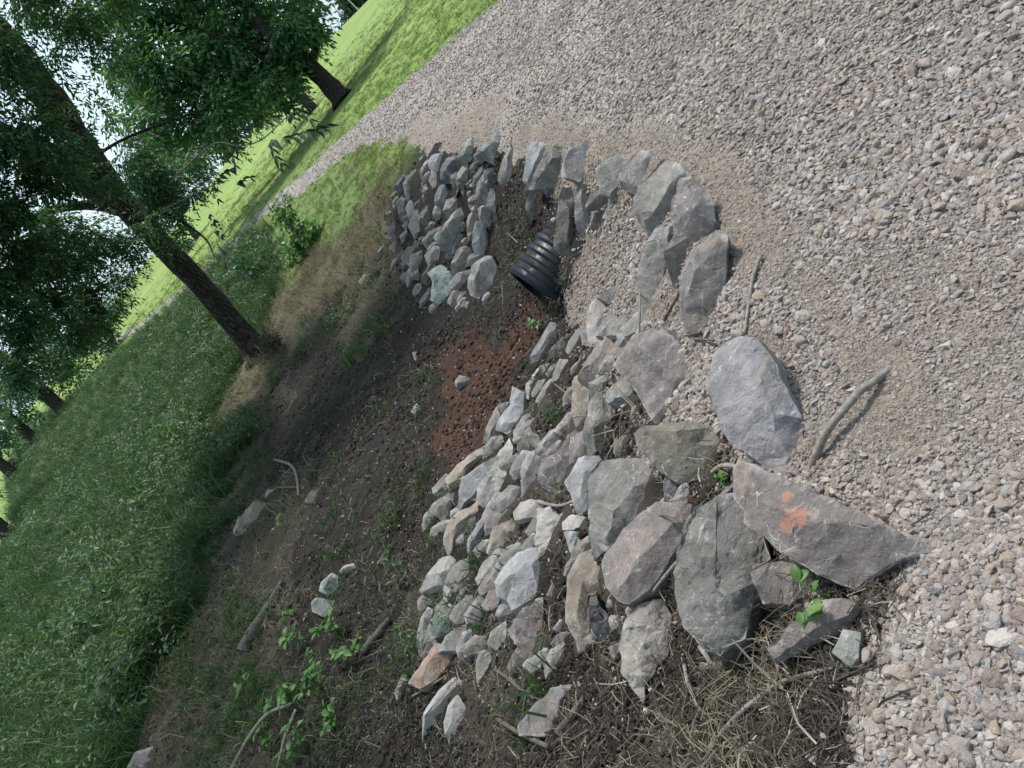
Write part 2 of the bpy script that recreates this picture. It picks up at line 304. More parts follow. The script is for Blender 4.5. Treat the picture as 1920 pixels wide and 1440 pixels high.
M_STRAW = m_leaf('dry_straw', (.12, .098, .07), (.21, .18, .125), (.075, .07, .045), .15, .8)
M_LITTER = m_leaf('plant_litter', (.030, .025, .020), (.068, .056, .044), (.28, .25, .21), .05, .8)
M_MEADOW = m_leaf('meadow_weeds', (.026, .064, .026), (.05, .104, .038), (.115, .155, .052), .35)
M_LEAFLIT = m_leaf('lit_crown_leaves', (.034, .085, .045), (.062, .14, .062), (.12, .20, .06), .42, .45)  # lighter copy of the pecan leaves, the lit look put into the colour
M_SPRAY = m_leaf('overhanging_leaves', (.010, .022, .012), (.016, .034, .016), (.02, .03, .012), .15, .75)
M_WEED = m_leaf('weed_leaves', (.045, .115, .03), (.075, .165, .04), (.12, .21, .05), .35, .45)

def m_bark(name, c1, c2, sc=1.0):
    a = NT(name); P = a.co('Object'); mp = a.n('ShaderNodeMapping'); mp.inputs['Scale'].default_value = (sc, sc, sc*.22); a.l(P, mp.inputs[0])
    n = a.noise(mp.outputs[0], 16, 6, .65, .3); v = a.vor(mp.outputs[0], 20, 'DISTANCE_TO_EDGE'); h = a.math('ADD', a.math('MULTIPLY', n, .6), a.rng(v, 0, .3, 0, .7))
    return a.done(a.mix(a.rng(h, .3, .9), c1, c2), a.bump(h, 1.0, .05), .9)
M_BARK = m_bark('tree_bark', (.010, .008, .0065), (.055, .044, .037))  # bark colour darkened to carry the shade of the crown above
def m_plain(name, c, rough=.5, spec=.4, c2=None, sc=30, b=.3):
    a = NT(name); P = a.co('Object'); n = a.noise(P, sc, 6, .6); a.p.inputs['Specular IOR Level'].default_value = spec
    return a.done(a.mix(a.rng(n, .35, .7), c, c2 or c), a.bump(n, b, .01), rough)
M_STICK = m_plain('weathered_wood', (.13, .115, .10), .85, .2, (.25, .235, .215), 45, .5)
M_OLDWOOD = m_plain('old_dark_wood', (.045, .04, .036), .85, .2, (.12, .11, .10), 40, .6)
M_TWIG = m_plain('twig_bark', (.06, .048, .04), .85, .2, (.14, .12, .10), 60, .5)
def m_pipe():
    a = NT('black_polyethylene'); P = a.co('Object'); n = a.noise(P, 5, 6, .65, .6); g = a.n('ShaderNodeNewGeometry'); sx = a.n('ShaderNodeSeparateXYZ'); a.l(g.outputs['Normal'], sx.inputs[0])
    mud = a.rng(a.math('ADD', n, a.math('MULTIPLY', sx.outputs[2], .16)), .56, .68); a.p.inputs['Specular IOR Level'].default_value = .16
    return a.done(a.mix(a.math('MULTIPLY', mud, .3), (.005, .009, .016), (.04, .033, .027)), a.bump(n, .2, .01), a.rng(mud, 0, 1, .38, .9))
M_PIPE = m_pipe()
M_CHAR = m_plain('charred_wood', (.010, .010, .012), .55, .4, (.028, .027, .03), 26, 1.0)
M_BROWNLEAF = m_plain('brown_curled_leaf', (.05, .03, .018), .7, .2, (.09, .055, .03))
M_POST = m_plain('pale_post', (.45, .45, .43), .7, .3)

# ------------------------------------------------------------------ object helpers
def link(name, me, parent=None, mat=None):
    o = bpy.data.objects.new(name, me); COL.objects.link(o)
    if mat is not None and me is not None and not me.materials: me.materials.append(mat)
    if parent is not None: o.parent = parent
    return o
def tag(o, label=None, cat=None, group=None, kind=None):
    for k, v in (('label', label), ('category', cat), ('group', group), ('kind', kind)):
        if v: o[k] = v
    return o
def npmesh(name, V, Fc, smooth_=False):
    """V (n,3), Fc (m,k) constant k"""
    me = bpy.data.meshes.new(name); V = np.ascontiguousarray(V, np.float32); Fc = np.ascontiguousarray(Fc, np.int32); k = Fc.shape[1]
    me.vertices.add(len(V)); me.vertices.foreach_set('co', V.ravel()); me.loops.add(Fc.size); me.loops.foreach_set('vertex_index', Fc.ravel())
    me.polygons.add(len(Fc)); me.polygons.foreach_set('loop_start', np.arange(0, Fc.size, k, dtype=np.int32)); me.polygons.foreach_set('loop_total', np.full(len(Fc), k, np.int32))
    if smooth_: me.polygons.foreach_set('use_smooth', np.ones(len(Fc), bool))
    me.update(); me.validate(); return me
def fattr(me, name, val):
    a = me.attributes.new(name, 'FLOAT', 'POINT'); a.data.foreach_set('value', np.ascontiguousarray(val, np.float32))
def tube(pts, rad, nseg=8, cap=True, rough=0.0, seed=0):
    """tapered tube through points -> (V, quads) ; rad per point"""
    pts = np.array(pts, float); n = len(pts); V = []
    T = np.gradient(pts, axis=0); T /= np.linalg.norm(T, axis=1, keepdims=True)+1e-9
    a = np.array([0, 0, 1.0]) if abs(T[0][2]) < .9 else np.array([1.0, 0, 0]); u = np.cross(T[0], a); u /= np.linalg.norm(u)
    r0 = np.random.default_rng(seed)
    for i in range(n):
        u = u-T[i]*u.dot(T[i]); u /= np.linalg.norm(u); w = np.cross(T[i], u)
        th = np.arange(nseg)*2*math.pi/nseg; rr = rad[i]*(1+rough*(r0.random(nseg)-.5))
        V.append(pts[i]+np.cos(th)[:, None]*u*rr[:, None]+np.sin(th)[:, None]*w*rr[:, None])
    V = np.concatenate(V); Q = []
    for i in range(n-1):
        for j in range(nseg): Q.append((i*nseg+j, i*nseg+(j+1) % nseg, (i+1)*nseg+(j+1) % nseg, (i+1)*nseg+j))
    if cap:
        for base, pt in ((0, pts[0]), ((n-1)*nseg, pts[-1])):
            V = np.vstack([V, pt]); c = len(V)-1
            for j in range(0, nseg, 1):
                q = (base+j, c, c, base+(j+1) % nseg); Q.append((base+j, base+(j+1) % nseg, c, -1))
    return V, Q
def spline(pts, n):
    pts = np.array(pts, float); P = np.vstack([2*pts[0]-pts[1], pts, 2*pts[-1]-pts[-2]]); o = []
    m = len(pts)-1
    for k in range(n):
        t = k/(n-1)*m; i = min(int(t), m-1); f = t-i; a, b, c, d = P[i], P[i+1], P[i+2], P[i+3]
        o.append(.5*((2*b)+(-a+c)*f+(2*a-5*b+4*c-d)*f*f+(-a+3*b-3*c+d)*f**3))
    return np.array(o)
def tubemesh(name, parts):
    V = []; Fs = []; b = 0
    for v, q in parts:
        V.append(v); Fs += [tuple(i+b for i in f if i >= 0) for f in q]; b += len(v)
    me = bpy.data.meshes.new(name); me.from_pydata(np.concatenate(V).tolist(), [], Fs)
    me.polygons.foreach_set('use_smooth', np.ones(len(me.polygons), bool)); me.update(); return me

# ------------------------------------------------------------------ the ground sheet (one log-polar grid, cut into road and ground)
_az = np.concatenate([np.arange(-180, -52, 4.0), np.arange(-52, 44, .26), np.arange(44, 180, 4.0)]); _az = np.radians(_az)
_lr = np.concatenate([np.arange(math.log(.3), math.log(12), .0078), np.arange(math.log(12), math.log(900), .035)])
AZ, LR = np.meshgrid(_az, _lr); RR_ = np.exp(LR); GX = RR_*np.sin(AZ); GY = RR_*np.cos(AZ)
na, nr = len(_az), len(_lr); gx, gy = GX.ravel(), GY.ravel()
gz = height0(gx, gy); cov = cover(gx, gy); cov['dirt'] = dirt_w(gx, gy); rr_ = np.hypot(gx, gy)
rel = (vnoise(gx, gy, 2.2, 11)-.5)*.05+(vnoise(gx, gy, 6, 12)-.5)*.045+(vnoise(gx, gy, 15, 13)-.5)*.028+(vnoise(gx, gy, 34, 14)-.5)*.014
amt = cov['soil']*1.0+cov['red']*.9+cov['litter']*.9+cov['sparse']*1.2+cov['straw']*1.2+cov['tall']*1.6+cov['short']*.6+cov['sand']*np.where(cov['road'] > .5, .28, .7)
gz = gz+rel*amt*smooth(.3, .8, rr_)*smooth(60, 20, rr_) + (cov['field'])*(vnoise(gx, gy, .15, 15)-.5)*.25*smooth(14, 40, rr_)
def hz(x, y):                                  # rough surface height, for planting
    x = np.asarray(x, float); y = np.asarray(y, float); r = np.hypot(x, y); a = np.arctan2(x, y)
    fi = np.interp(np.log(np.maximum(r, .31)), _lr, np.arange(nr)); fj = np.interp(a, _az, np.arange(na))
    i = np.clip(fi.astype(int), 0, nr-2); j = np.clip(fj.astype(int), 0, na-2); u = fi-i; v = fj-j; G = gz.reshape(nr, na)
    return (G[i, j]*(1-v)+G[i, j+1]*v)*(1-u)+(G[i+1, j]*(1-v)+G[i+1, j+1]*v)*u
idx = np.arange(na*nr).reshape(nr, na)
q = np.stack([idx[:-1, :-1], idx[1:, :-1], idx[1:, 1:], idx[:-1, 1:]], -1).reshape(-1, 4)
qs = np.stack([idx[:-1, -1], idx[1:, -1], idx[1:, 0], idx[:-1, 0]], -1)
q = np.vstack([q, qs]); V3 = np.stack([gx, gy, gz], -1)
isroad = cov['road'][q].mean(1) > .5
def sub(name, sel, extra=None):
    f = q[sel]; u, inv = np.unique(f, return_inverse=True); me = npmesh(name, V3[u], inv.reshape(f.shape)[:, ::-1], True)
    for k in ('sand', 'soil', 'red', 'litter', 'straw', 'tall', 'short', 'sparse', 'road', 'field', 'dirt'): fattr(me, k, cov[k][u])
    return me
ground = link('ground', sub('ground', ~isroad), None, M_GROUND); tag(ground, kind='structure')
road = link('gravel_road', sub('gravel_road', isroad), None, M_GROUND); tag(road, kind='structure')
th = np.linspace(0, 2*math.pi, len(_az), endpoint=False)
cap = bpy.data.meshes.new('ground'); ring = V3[:na]; cap.from_pydata([tuple(p) for p in ring]+[(0, 0, float(ring[:, 2].mean()))], [], [(i, na, (i+1) % na) for i in range(na)])
for k in ('sand', 'road'): fattr(cap, k, np.ones(na+1))
cp = link('ground_underfoot', cap, None, M_GROUND); tag(cp, kind='structure')

# ------------------------------------------------------------------ stones
TONE = {'p': (.215, .19, .186), 'g': (.245, .235, .222), 'b': (.36, .37, .39), 'n': (.235, .245, .225), 't': (.34, .285, .225), 'd': (.10, .105, .115), 'o': (.40, .265, .19), 'w': (.42, .40, .375),
        'l': (.20, .21, .20), 'r': (.25, .215, .205), 'v': (.115, .15, .125), 'k': (.15, .135, .12), 'u': (.27, .245, .245)}
G1, G2, G3, G4 = 'stones of the rim along the road edge', 'stones paving the slope beyond the pipe', 'stones paving the near slope', 'stray stones in the ditch'
# (tone, outline in photo pixels, shift of the hidden underside, group, label, options)
ST = [
('n',[(891,291),(932,247),(949,264),(940,278),(924,295),(905,285)],(4,10),G1,'greenish grey angular stone at far end of rim beside the gravel',{}),
('n',[(857,289),(876,262),(888,261),(894,274),(880,293),(872,295)],(3,8),G1,'small greenish stone just left of the farthest big rim stone',{}),
('b',[(803,303),(809,291),(828,288),(840,297),(826,322),(813,314)],(2,8),G2,'pale bluish stone high on far slope beside the dark slate block',{}),
('d',[(827,312),(838,299),(857,289),(862,310),(847,330),(828,334)],(3,6),G2,'dark blue slate block near the top of the far slope',{}),
('g',[(785,322),(803,292),(806,303),(801,320),(788,324)],(2,6),G2,'thin dark sided stone at upper left corner of the far slope',{}),
('d',[(739,349),(757,326),(763,330),(755,355)],(2,5),G2,'dark flat stone at the outermost left of the far slope by dry grass',{}),
('g',[(756,345),(765,330),(783,340),(778,357),(763,370),(757,357)],(2,6),G2,'chunky grey stone next to the outermost dark flat stone',{}),
('p',[(804,337),(809,320),(824,330),(822,345),(811,351)],(2,4),G2,'small purplish stone directly below the pale bluish stone of the far slope',{}),
('p',[(788,355),(803,341),(811,353),(803,366)],(2,4),G2,'small purplish stone above the patch of red clay on the far slope',{}),
('b',[(816,366),(822,349),(834,347),(836,364),(830,382),(816,380)],(3,4),G2,'upright bluish stone right of the red clay patch on far slope',{}),
('g',[(857,337),(863,312),(878,308),(890,320),(876,339),(859,345),(850,362)],(2,6),G2,'grey stone with tapering left tail below the dark slate block',{}),
('g',[(876,339),(907,308),(911,312),(901,333),(884,342)],(3,5),G2,'thin slanting slate in the upper middle of the far slope',{}),
('d',[(908,318),(928,315),(930,343),(922,349),(909,345)],(3,5),G2,'dark block with pale top beside the rust sided rim slab',{}),
('g',[(897,341),(903,326),(911,345),(917,355),(911,374),(897,372),(891,364)],(3,5),G2,'dusty grey stone under the dark block with pale top',{}),
('u',[(932,324),(949,279),(972,280),(961,337),(936,340)],(24,7),G1,'upright rim slab with a rust brown side facing the road',{'rust':1,'thick':.5}),
('b',[(977,328),(995,267),(1017,270),(1030,277),(1013,300),(988,333)],(6,8),G1,'pale bluish leaning slab right of the rust sided rim slab',{}),
('p',[(990,335),(1011,303),(1042,274),(1061,276),(1049,324),(1034,330)],(0,13),G1,'purplish grey slab overhanging dark soil above the pipe',{'nm':.35}),
('u',[(1048,323),(1069,275),(1085,280),(1098,265),(1123,278),(1104,311),(1087,336)],(19,10),G1,'pale purple streaked slab with dark right side on the rim above the pipe',{'nm':.35}),
('g',[(1119,317),(1146,298),(1185,290),(1165,315),(1160,340),(1142,363),(1125,352)],(6,8),G1,'grey stone with white streaks between two taller rim slabs',{}),
('u',[(1159,321),(1202,283),(1237,302),(1217,323),(1198,346),(1165,336)],(3,12),G1,'purple rim block with white veined edges',{'ridge':[(1180,318,.0),(1210,300,.06),(1222,306,.0)]}),
('g',[(1192,361),(1246,302),(1271,313),(1290,336),(1262,386),(1258,398),(1235,398),(1212,405),(1194,380)],(4,22),G1,'broad flat grey slab at the crest of the rim curve',{'lift':.5,'nm':.5}),
('p',[(1260,390),(1275,344),(1292,338),(1327,373),(1340,440),(1323,452),(1310,441),(1298,443),(1273,461),(1252,480),(1248,469),(1267,440)],(10,34),G1,'long purple slab with pale crest and dark end face on the rim curve',{'lift':.6,'ridge':[(1290,345,.02),(1308,395,.12),(1310,438,.1)]}),
('g',[(1211,465),(1219,440),(1244,433),(1250,470),(1240,520),(1234,560),(1229,594),(1214,594),(1190,578),(1190,540),(1200,500)],(24,2),G1,'tall smooth grey slab leaning in the gravel below the long purple slab',{'nm':.35}),
('p',[(1283,583),(1279,560),(1282,517),(1300,475),(1344,440),(1361,455),(1357,480),(1356,525),(1351,569),(1325,600),(1310,614),(1287,616)],(4,6),G1,'dark leaf shaped slab with white scratches at outer right of the rim',{'ridge':[(1348,447,.02),(1318,500,.16),(1302,560,.16),(1290,590,.05)],'thick':.7}),
('k',[(1050,357),(1069,354),(1078,369),(1073,421),(1069,469),(1060,484),(1040,461),(1045,407)],(10,4),G1,'narrow brown bar stone standing on end above the pipe',{'nm':.15,'lift':.2}),
('u',[(1079,382),(1092,350),(1100,346),(1100,382),(1104,419),(1090,438),(1080,423)],(5,5),G1,'narrow pale purple split stone beside the standing bar stone',{'nm':.25}),
('k',[(1100,386),(1108,363),(1125,357),(1146,371),(1133,384),(1104,405)],(5,24),G1,'brown blocky stone with shadowed face resting in the funnel gravel',{'lift':.5}),
('g',[(744,380),(752,369),(763,378),(761,399),(749,410)],(3,4),G2,'pale tilted stone at left margin of far slope above the stray pile',{}),
('b',[(761,391),(768,375),(777,378),(780,397),(767,412)],(3,4),G2,'bluish stone second from left margin of the far slope',{}),
('g',[(766,422),(774,397),(784,389),(795,403),(788,428),(774,439)],(3,5),G2,'tall grey stone left of centre on the far slope',{}),
('k',[(784,405),(803,382),(811,389),(807,408),(792,414)],(3,6),G2,'brown edged flat stone below the red clay patch of the far slope',{}),
('g',[(811,397),(817,385),(831,385),(826,399),(813,408)],(3,5),G2,'small light topped stone above the long greenish slab',{}),
('r',[(824,418),(838,376),(857,370),(874,366),(865,382),(845,399),(822,428)],(4,8),G2,'long brownish stone lying above the big greenish slab',{}),
('n',[(815,441),(834,420),(863,387),(877,387),(865,420),(847,451),(822,453)],(6,9),G2,'big pale greenish slab in the middle of the far slope',{'lift':.5}),
('r',[(879,374),(892,364),(911,376),(903,391),(895,403),(880,387)],(3,5),G2,'brownish stone with a flat top right of the big greenish slab',{}),
('g',[(897,393),(911,382),(922,395),(913,414),(901,420)],(3,5),G2,'grey stone next to the black soil right of far slope',{}),
('w',[(912,382),(920,350),(932,351),(927,374),(925,392)],(3,4),G2,'light narrow stone standing at the black soil edge',{'nm':.3}),
('t',[(872,428),(880,403),(895,387),(897,407),(880,430)],(3,4),G2,'tan pointed stone between the greenish slab and the black soil',{}),
('b',[(885,449),(892,418),(907,420),(911,449),(905,474),(890,474)],(4,3),G2,'smooth blue grey stone left of the pipe end',{'nm':.35}),
('n',[(792,449),(805,435),(816,430),(815,445),(799,457)],(2,6),G2,'small stone at the lower left corner of the big greenish slab',{}),
('p',[(726,428),(734,414),(745,413),(751,430),(742,447),(728,445)],(3,4),G2,'rounded purplish stone at the far left of the slope in dry grass',{}),
('g',[(711,468),(725,453),(724,464),(707,478)],(2,4),G2,'thin flake lying left of all the far slope stones',{}),
('w',[(749,441),(761,432),(767,439),(753,451)],(2,5),G2,'small pale wedge right of the rounded purplish stone',{}),
('g',[(752,482),(765,463),(779,463),(775,476),(767,495)],(3,5),G2,'grey block at left foot of the far slope',{}),
('g',[(768,501),(771,480),(790,470),(794,486),(783,499)],(3,6),G2,'block with a bright top face at the foot of the far slope',{}),
('g',[(797,478),(812,461),(825,463),(821,484),(804,497)],(4,5),G2,'grey stone above the lichen covered stone',{}),
('k',[(785,522),(802,499),(815,490),(808,509),(794,526)],(3,4),G2,'thin brownish slate left of the lichen covered stone',{}),
('g',[(760,524),(765,505),(779,503),(779,515),(765,536)],(3,3),G2,'small pair corner stone at the left foot of the far slope',{}),
('p',[(783,570),(804,540),(802,557),(787,572)],(2,3),G2,'purplish sliver lying below the lichen covered stone',{}),
('l',[(808,559),(812,530),(804,515),(825,499),(844,513),(844,538),(837,561),(819,567)],(3,4),G2,'rough stone covered in mint green lichen at foot of far slope',{'lichen':1}),
('u',[(840,567),(846,547),(865,547),(860,567),(854,580)],(22,2),G2,'pinkish block with a muddy side at lowest corner of far slope',{}),
('g',[(877,534),(883,513),(887,497),(908,484),(919,484),(929,501),(921,538),(900,557),(881,547)],(5,4),G2,'large rounded grey stone nearest the pipe on the far slope',{'lift':.5}),
('g',[(842,509),(858,467),(875,463),(885,472),(871,497),(858,503)],(5,11),G2,'light grey wedge with dark underside above the large rounded stone',{}),
('n',[(871,490),(883,476),(906,475),(900,482),(881,490)],(2,6),G2,'flat light slab bridging onto the large rounded stone',{'lift':.9}),
('p',[(842,526),(858,513),(879,507),(871,534),(846,545)],(2,6),G2,'shaded purplish stone between the lichen stone and large rounded stone',{}),
('k',[(846,470),(858,442),(867,440),(862,463),(852,472)],(2,3),G2,'tan brown stone half buried under the big greenish slab',{}),
('w',[(671,529),(681,514),(689,520),(677,533)],(3,3),G4,'small pale stone lying alone in the bare soil left of the far slope',{'lift':.4}),
('g',[(773,661),(781,660),(787,674),(779,678)],(2,2),G4,'small grey stone alone near the red clay in the ditch',{}),
('w',[(1100,600),(1110,569),(1127,565),(1133,594),(1131,633),(1112,650),(1104,635)],(34,-8),G3,'pale stone with a black soil covered right side below the pipe bank',{}),
('g',[(1120,556),(1154,536),(1160,552),(1143,567)],(3,4),G3,'grey flake at the top of the near slope below the tall smooth slab',{}),
('g',[(1089,625),(1097,617),(1106,642),(1093,658)],(3,4),G3,'small grey stone left of the pale stone under the pipe bank',{}),
('r',[(1095,687),(1122,646),(1158,627),(1162,646),(1131,685),(1102,715),(1085,704)],(6,9),G3,'long brownish slab left of the big five sided slab',{}),
('g',[(1158,627),(1179,625),(1185,642),(1160,654)],(3,6),G3,'small stone against the upper corner of the big five sided slab',{}),
('p',[(1158,675),(1193,637),(1237,625),(1260,644),(1285,679),(1297,706),(1272,715),(1262,742),(1237,790),(1229,785),(1206,748),(1189,721),(1164,694)],(26,5),G3,'big five sided purple grey slab with white streaks near the slope top',{'ridge':[(1193,650,.05),(1235,662,.07),(1268,706,.04)],'nm':.45,'lift':.5}),
('b',[(970,708),(1029,610),(1043,612),(1039,629),(1018,658),(1002,683),(981,708)],(7,6),G3,'long pale slab edging the red clay below the pipe',{}),
('d',[(1033,654),(1054,633),(1077,635),(1058,650),(1022,667)],(3,5),G3,'dark thin slate beside the long pale slab at the red clay',{}),
('w',[(983,737),(987,719),(1018,681),(1033,673),(1037,694),(1002,710),(991,742)],(14,12),G3,'pale stone with dark lower side under the long pale slab',{}),
('n',[(1100,721),(1139,701),(1151,708),(1143,719),(1106,740)],(4,8),G3,'small olive brick shaped stone left of the big five sided slab',{'lift':.6}),
('n',[(1133,740),(1170,705),(1189,729),(1204,750),(1168,762),(1143,754)],(3,4),G3,'greenish stone strewn with straw under the five sided slab',{}),
('t',[(1074,710),(1092,702),(1103,725),(1103,755),(1094,800),(1077,803),(1072,765)],(8,4),G3,'upright pale stone with yellow straw stains in the middle of near slope',{}),
('g',[(1093,862),(1097,804),(1114,737),(1131,740),(1152,773),(1145,804),(1127,846)],(14,8),G3,'upright ridged slab bright on the left and dark on the right',{'ridge':[(1128,748,.04),(1122,800,.16),(1104,852,.04)]}),
('b',[(954,760),(960,731),(979,740),(977,773),(952,810),(933,802),(933,790)],(11,4),G3,'pale blue stone split from its darker twin at the red clay edge',{'lift':.5}),
('g',[(981,779),(987,747),(1004,754),(989,777),(981,817),(979,844),(966,825),(964,806)],(16,5),G3,'darker twin behind the pale blue split stone',{}),
('k',[(893,837),(933,760),(950,760),(937,787),(933,808),(914,825),(906,833)],(16,13),G3,'dull brown stone dusted with soil along the ditch floor edge',{}),
('t',[(837,885),(904,838),(922,848),(883,869),(866,896),(843,898)],(3,15),G3,'tan stone with a shaded underside at foot of the near slope',{'lift':.5}),
('g',[(812,915),(835,890),(850,906),(843,921),(827,931),(814,925)],(5,6),G3,'rounded grey stone at the outermost tip of the near slope foot',{}),
('b',[(854,950),(868,896),(922,856),(920,883),(893,919),(860,952)],(6,6),G3,'long blue white slab speckled with black crumbs',{'lift':.5}),
('g',[(804,956),(818,940),(864,910),(850,944),(846,965),(836,985),(822,968)],(4,4),G3,'grey stone with a dark notch under the long blue white slab',{}),
('w',[(922,883),(927,863),(950,825),(960,842),(956,867),(958,887),(947,925),(931,925)],(6,4),G3,'knobbly cream coloured stone right of the long blue white slab',{'rough':1}),
('t',[(832,1010),(835,992),(843,975),(876,950),(906,917),(925,927),(912,948),(880,970),(855,1000),(846,1018),(836,1028)],(11,15),G3,'long tan stone with dark right flank third in the row at slope foot',{'lift':.5}),
('u',[(869,1040),(872,1020),(893,988),(914,948),(927,930),(946,928),(950,962),(928,968),(905,985),(880,1020)],(20,15),G3,'long pinkish stone with wide dark flank beside the long tan one',{'lift':.5}),
('t',[(912,1031),(926,991),(955,974),(970,995),(945,1018),(920,1037)],(5,4),G3,'tan rounded slab behind the thin pale strip stone',{}),
('w',[(893,1083),(907,1054),(945,1020),(941,1052),(907,1085),(897,1093)],(5,6),G3,'thin pale strip stone pointing down to the ditch',{'lift':.5}),
('w',[(789,1093),(822,1050),(845,1043),(853,1052),(869,1050),(837,1091),(793,1097)],(2,9),G3,'flat pale diamond shaped stone on the ditch edge',{'lift':.5}),
('b',[(933,1089),(945,1062),(970,1041),(1007,1030),(1014,1054),(1028,1064),(1045,1077),(1022,1104),(962,1137),(953,1120),(937,1114)],(8,10),G3,'large bright blue white slab on the near slope',{'lift':.6,'nm':.5}),
('w',[(807,1131),(828,1122),(832,1097),(845,1102),(855,1116),(845,1133),(812,1139)],(5,6),G3,'pale pitted lump above the dark green slate',{'rough':1}),
('v',[(803,1179),(820,1141),(843,1135),(864,1141),(853,1160),(845,1179),(816,1193)],(14,12),G3,'dark green layered slate at foot of the slope',{}),
('g',[(782,1204),(789,1164),(801,1143),(810,1148),(805,1177),(816,1200),(812,1212),(783,1237)],(4,3),G3,'grey crescent stone left of the dark green slate',{}),
('p',[(872,1152),(899,1114),(909,1137),(895,1164),(874,1166)],(4,5),G3,'purplish wedge in dry grass right of the dark green slate',{}),
('o',[(768,1276),(789,1249),(816,1211),(843,1213),(853,1226),(835,1247),(818,1270),(791,1286)],(7,5),G3,'orange tan slab lying on black soil',{'lift':.4}),
('g',[(741,1297),(753,1264),(767,1274),(757,1297),(747,1317)],(4,3),G3,'small grey splinter left of the orange tan slab',{}),
('w',[(775,1370),(799,1330),(820,1299),(847,1274),(862,1280),(837,1303),(818,1326),(803,1336),(785,1359)],(16,20),G3,'long light bar stone with a broad grey side on black soil',{'lift':.6,'nm':.5}),
('w',[(834,1353),(841,1326),(857,1305),(870,1326),(874,1363),(853,1374),(837,1390)],(8,11),G3,'pale slab with round holes beside the long light bar stone',{'lift':.5,'rough':.6}),
('g',[(893,1249),(897,1226),(914,1220),(920,1236),(907,1263),(891,1280)],(5,4),G3,'narrow grey stone half hidden by dry grass below the slope middle',{}),
('u',[(974,1359),(999,1326),(1030,1295),(1074,1287),(1045,1315),(1039,1353),(1020,1376),(976,1374)],(30,6),G3,'purple stone with dark right flank next to a fallen branch',{'lift':.5}),
('r',[(951,1177),(970,1160),(985,1137),(1012,1125),(1016,1147),(1012,1189),(1005,1231),(989,1241),(974,1214),(960,1195)],(6,5),G3,'pitted brown slab with whitish left edge amid dry grass',{'rough':1}),
('t',[(1068,1084),(1085,1053),(1114,1032),(1118,1053),(1133,1068),(1137,1105),(1118,1120),(1102,1118),(1104,1183),(1107,1190),(1093,1215),(1079,1228),(1077,1190),(1064,1160),(1064,1130)],(10,4),G3,'long tan slab left of the charred wood',{}),
('b',[(1062,905),(1072,890),(1085,863),(1129,857),(1131,873),(1110,900),(1108,935),(1105,950),(1092,968),(1082,962),(1074,930)],(4,6),G3,'bluish slab tucked under the left of the debris strewn slab',{'ridge':[(1100,880,.08),(1090,940,.08)]}),
('g',[(1131,873),(1160,868),(1200,866),(1230,885),(1243,910),(1244,935),(1236,950),(1205,960),(1190,975),(1165,1000),(1150,1015),(1115,1035),(1110,1000),(1113,970),(1108,940),(1110,900)],(8,6),G3,'large grey slab strewn with wood chips in the slope middle',{'thick':.35}),
('p',[(1016,860),(1043,852),(1072,810),(1081,817),(1081,867),(1075,881),(1039,927),(1014,898)],(9,3),G3,'pointed purple grey slab with its tip downhill left of the debris strewn slab',{'lift':.5}),
('u',[(978,881),(989,850),(1006,844),(1015,860),(1010,873),(1006,898),(997,927),(979,921)],(6,8),G3,'pale purple stone behind the pointed slab',{}),
('w',[(964,956),(977,940),(1010,938),(1041,950),(1031,962),(968,973)],(3,5),G3,'pale low stone under the crossing root',{}),
('w',[(1002,1005),(1008,959),(1029,955),(1052,974),(1050,1013),(1033,1047),(1014,1045)],(7,5),G3,'crumbly pale stone above the large blue white slab',{'rough':1}),
('w',[(1058,992),(1056,978),(1072,965),(1106,974),(1104,997),(1085,992)],(3,4),G3,'small white topped stone with moss left of the debris strewn slab',{}),
('b',[(1058,997),(1085,999),(1097,1013),(1093,1030),(1072,1038)],(3,5),G3,'small bluish stone over a green leaf',{'lift':.5}),
('r',[(1133,1051),(1148,1022),(1191,980),(1229,953),(1285,944),(1318,949),(1300,974),(1285,980),(1268,1013),(1237,1072),(1216,1097),(1185,1118),(1168,1113),(1145,1088)],(20,16),G3,'large brown slab with curved upper edge and a thick dark side',{'lift':.6,'nm':.55}),
('g',[(1268,1104),(1269,1071),(1284,1023),(1308,968),(1344,949),(1371,939),(1395,955),(1409,990),(1430,1050),(1417,1071),(1425,1098),(1406,1120),(1390,1180),(1365,1193),(1346,1207),(1319,1196),(1292,1166),(1279,1134)],(16,14),G3,'huge oval flaking slate slab in the near middle',{'lift':.6,'nm':.5,'flake':1}),
('r',[(1376,884),(1384,872),(1444,893),(1498,917),(1585,955),(1709,1017),(1672,1032),(1610,1062),(1579,1085),(1555,1078),(1525,1062),(1457,1023),(1433,1004),(1403,979),(1406,963),(1376,936)],(26,12),G3,'huge triangular boulder splashed with orange paint',{'lift':.7,'nm':.5,'paint':[(1480,932,16),(1502,966,34),(1478,985,20)],'ridge':[(1420,940,.03),(1500,968,.05),(1580,985,.07),(1640,1008,.05)],'flake':.6,'thick':.7}),
('p',[(1414,1074),(1425,1058),(1471,1054),(1498,1055),(1514,1074),(1541,1085),(1525,1104),(1479,1128),(1433,1123)],(5,8),G3,'small plum coloured slab under the painted boulder',{'flake':.5}),
('r',[(1445,1199),(1498,1163),(1525,1131),(1574,1128),(1593,1134),(1580,1155),(1525,1175),(1455,1212)],(9,16),G3,'long brown stone lowest of the big stones beside the gravel',{'lift':1.4,'grow':1.2,'thick':.8}),
('u',[(1333,716),(1344,672),(1362,649),(1380,643),(1419,646),(1443,677),(1458,714),(1500,789),(1508,833),(1484,841),(1479,883),(1458,896),(1419,852),(1372,818),(1349,776)],(12,6),G3,'big pale ridged slab sunk in gravel left of the standing stick',{'ridge':[(1375,660,.03),(1430,730,.1),(1475,800,.08)],'tone':(.33,.32,.335),'thick':.4}),
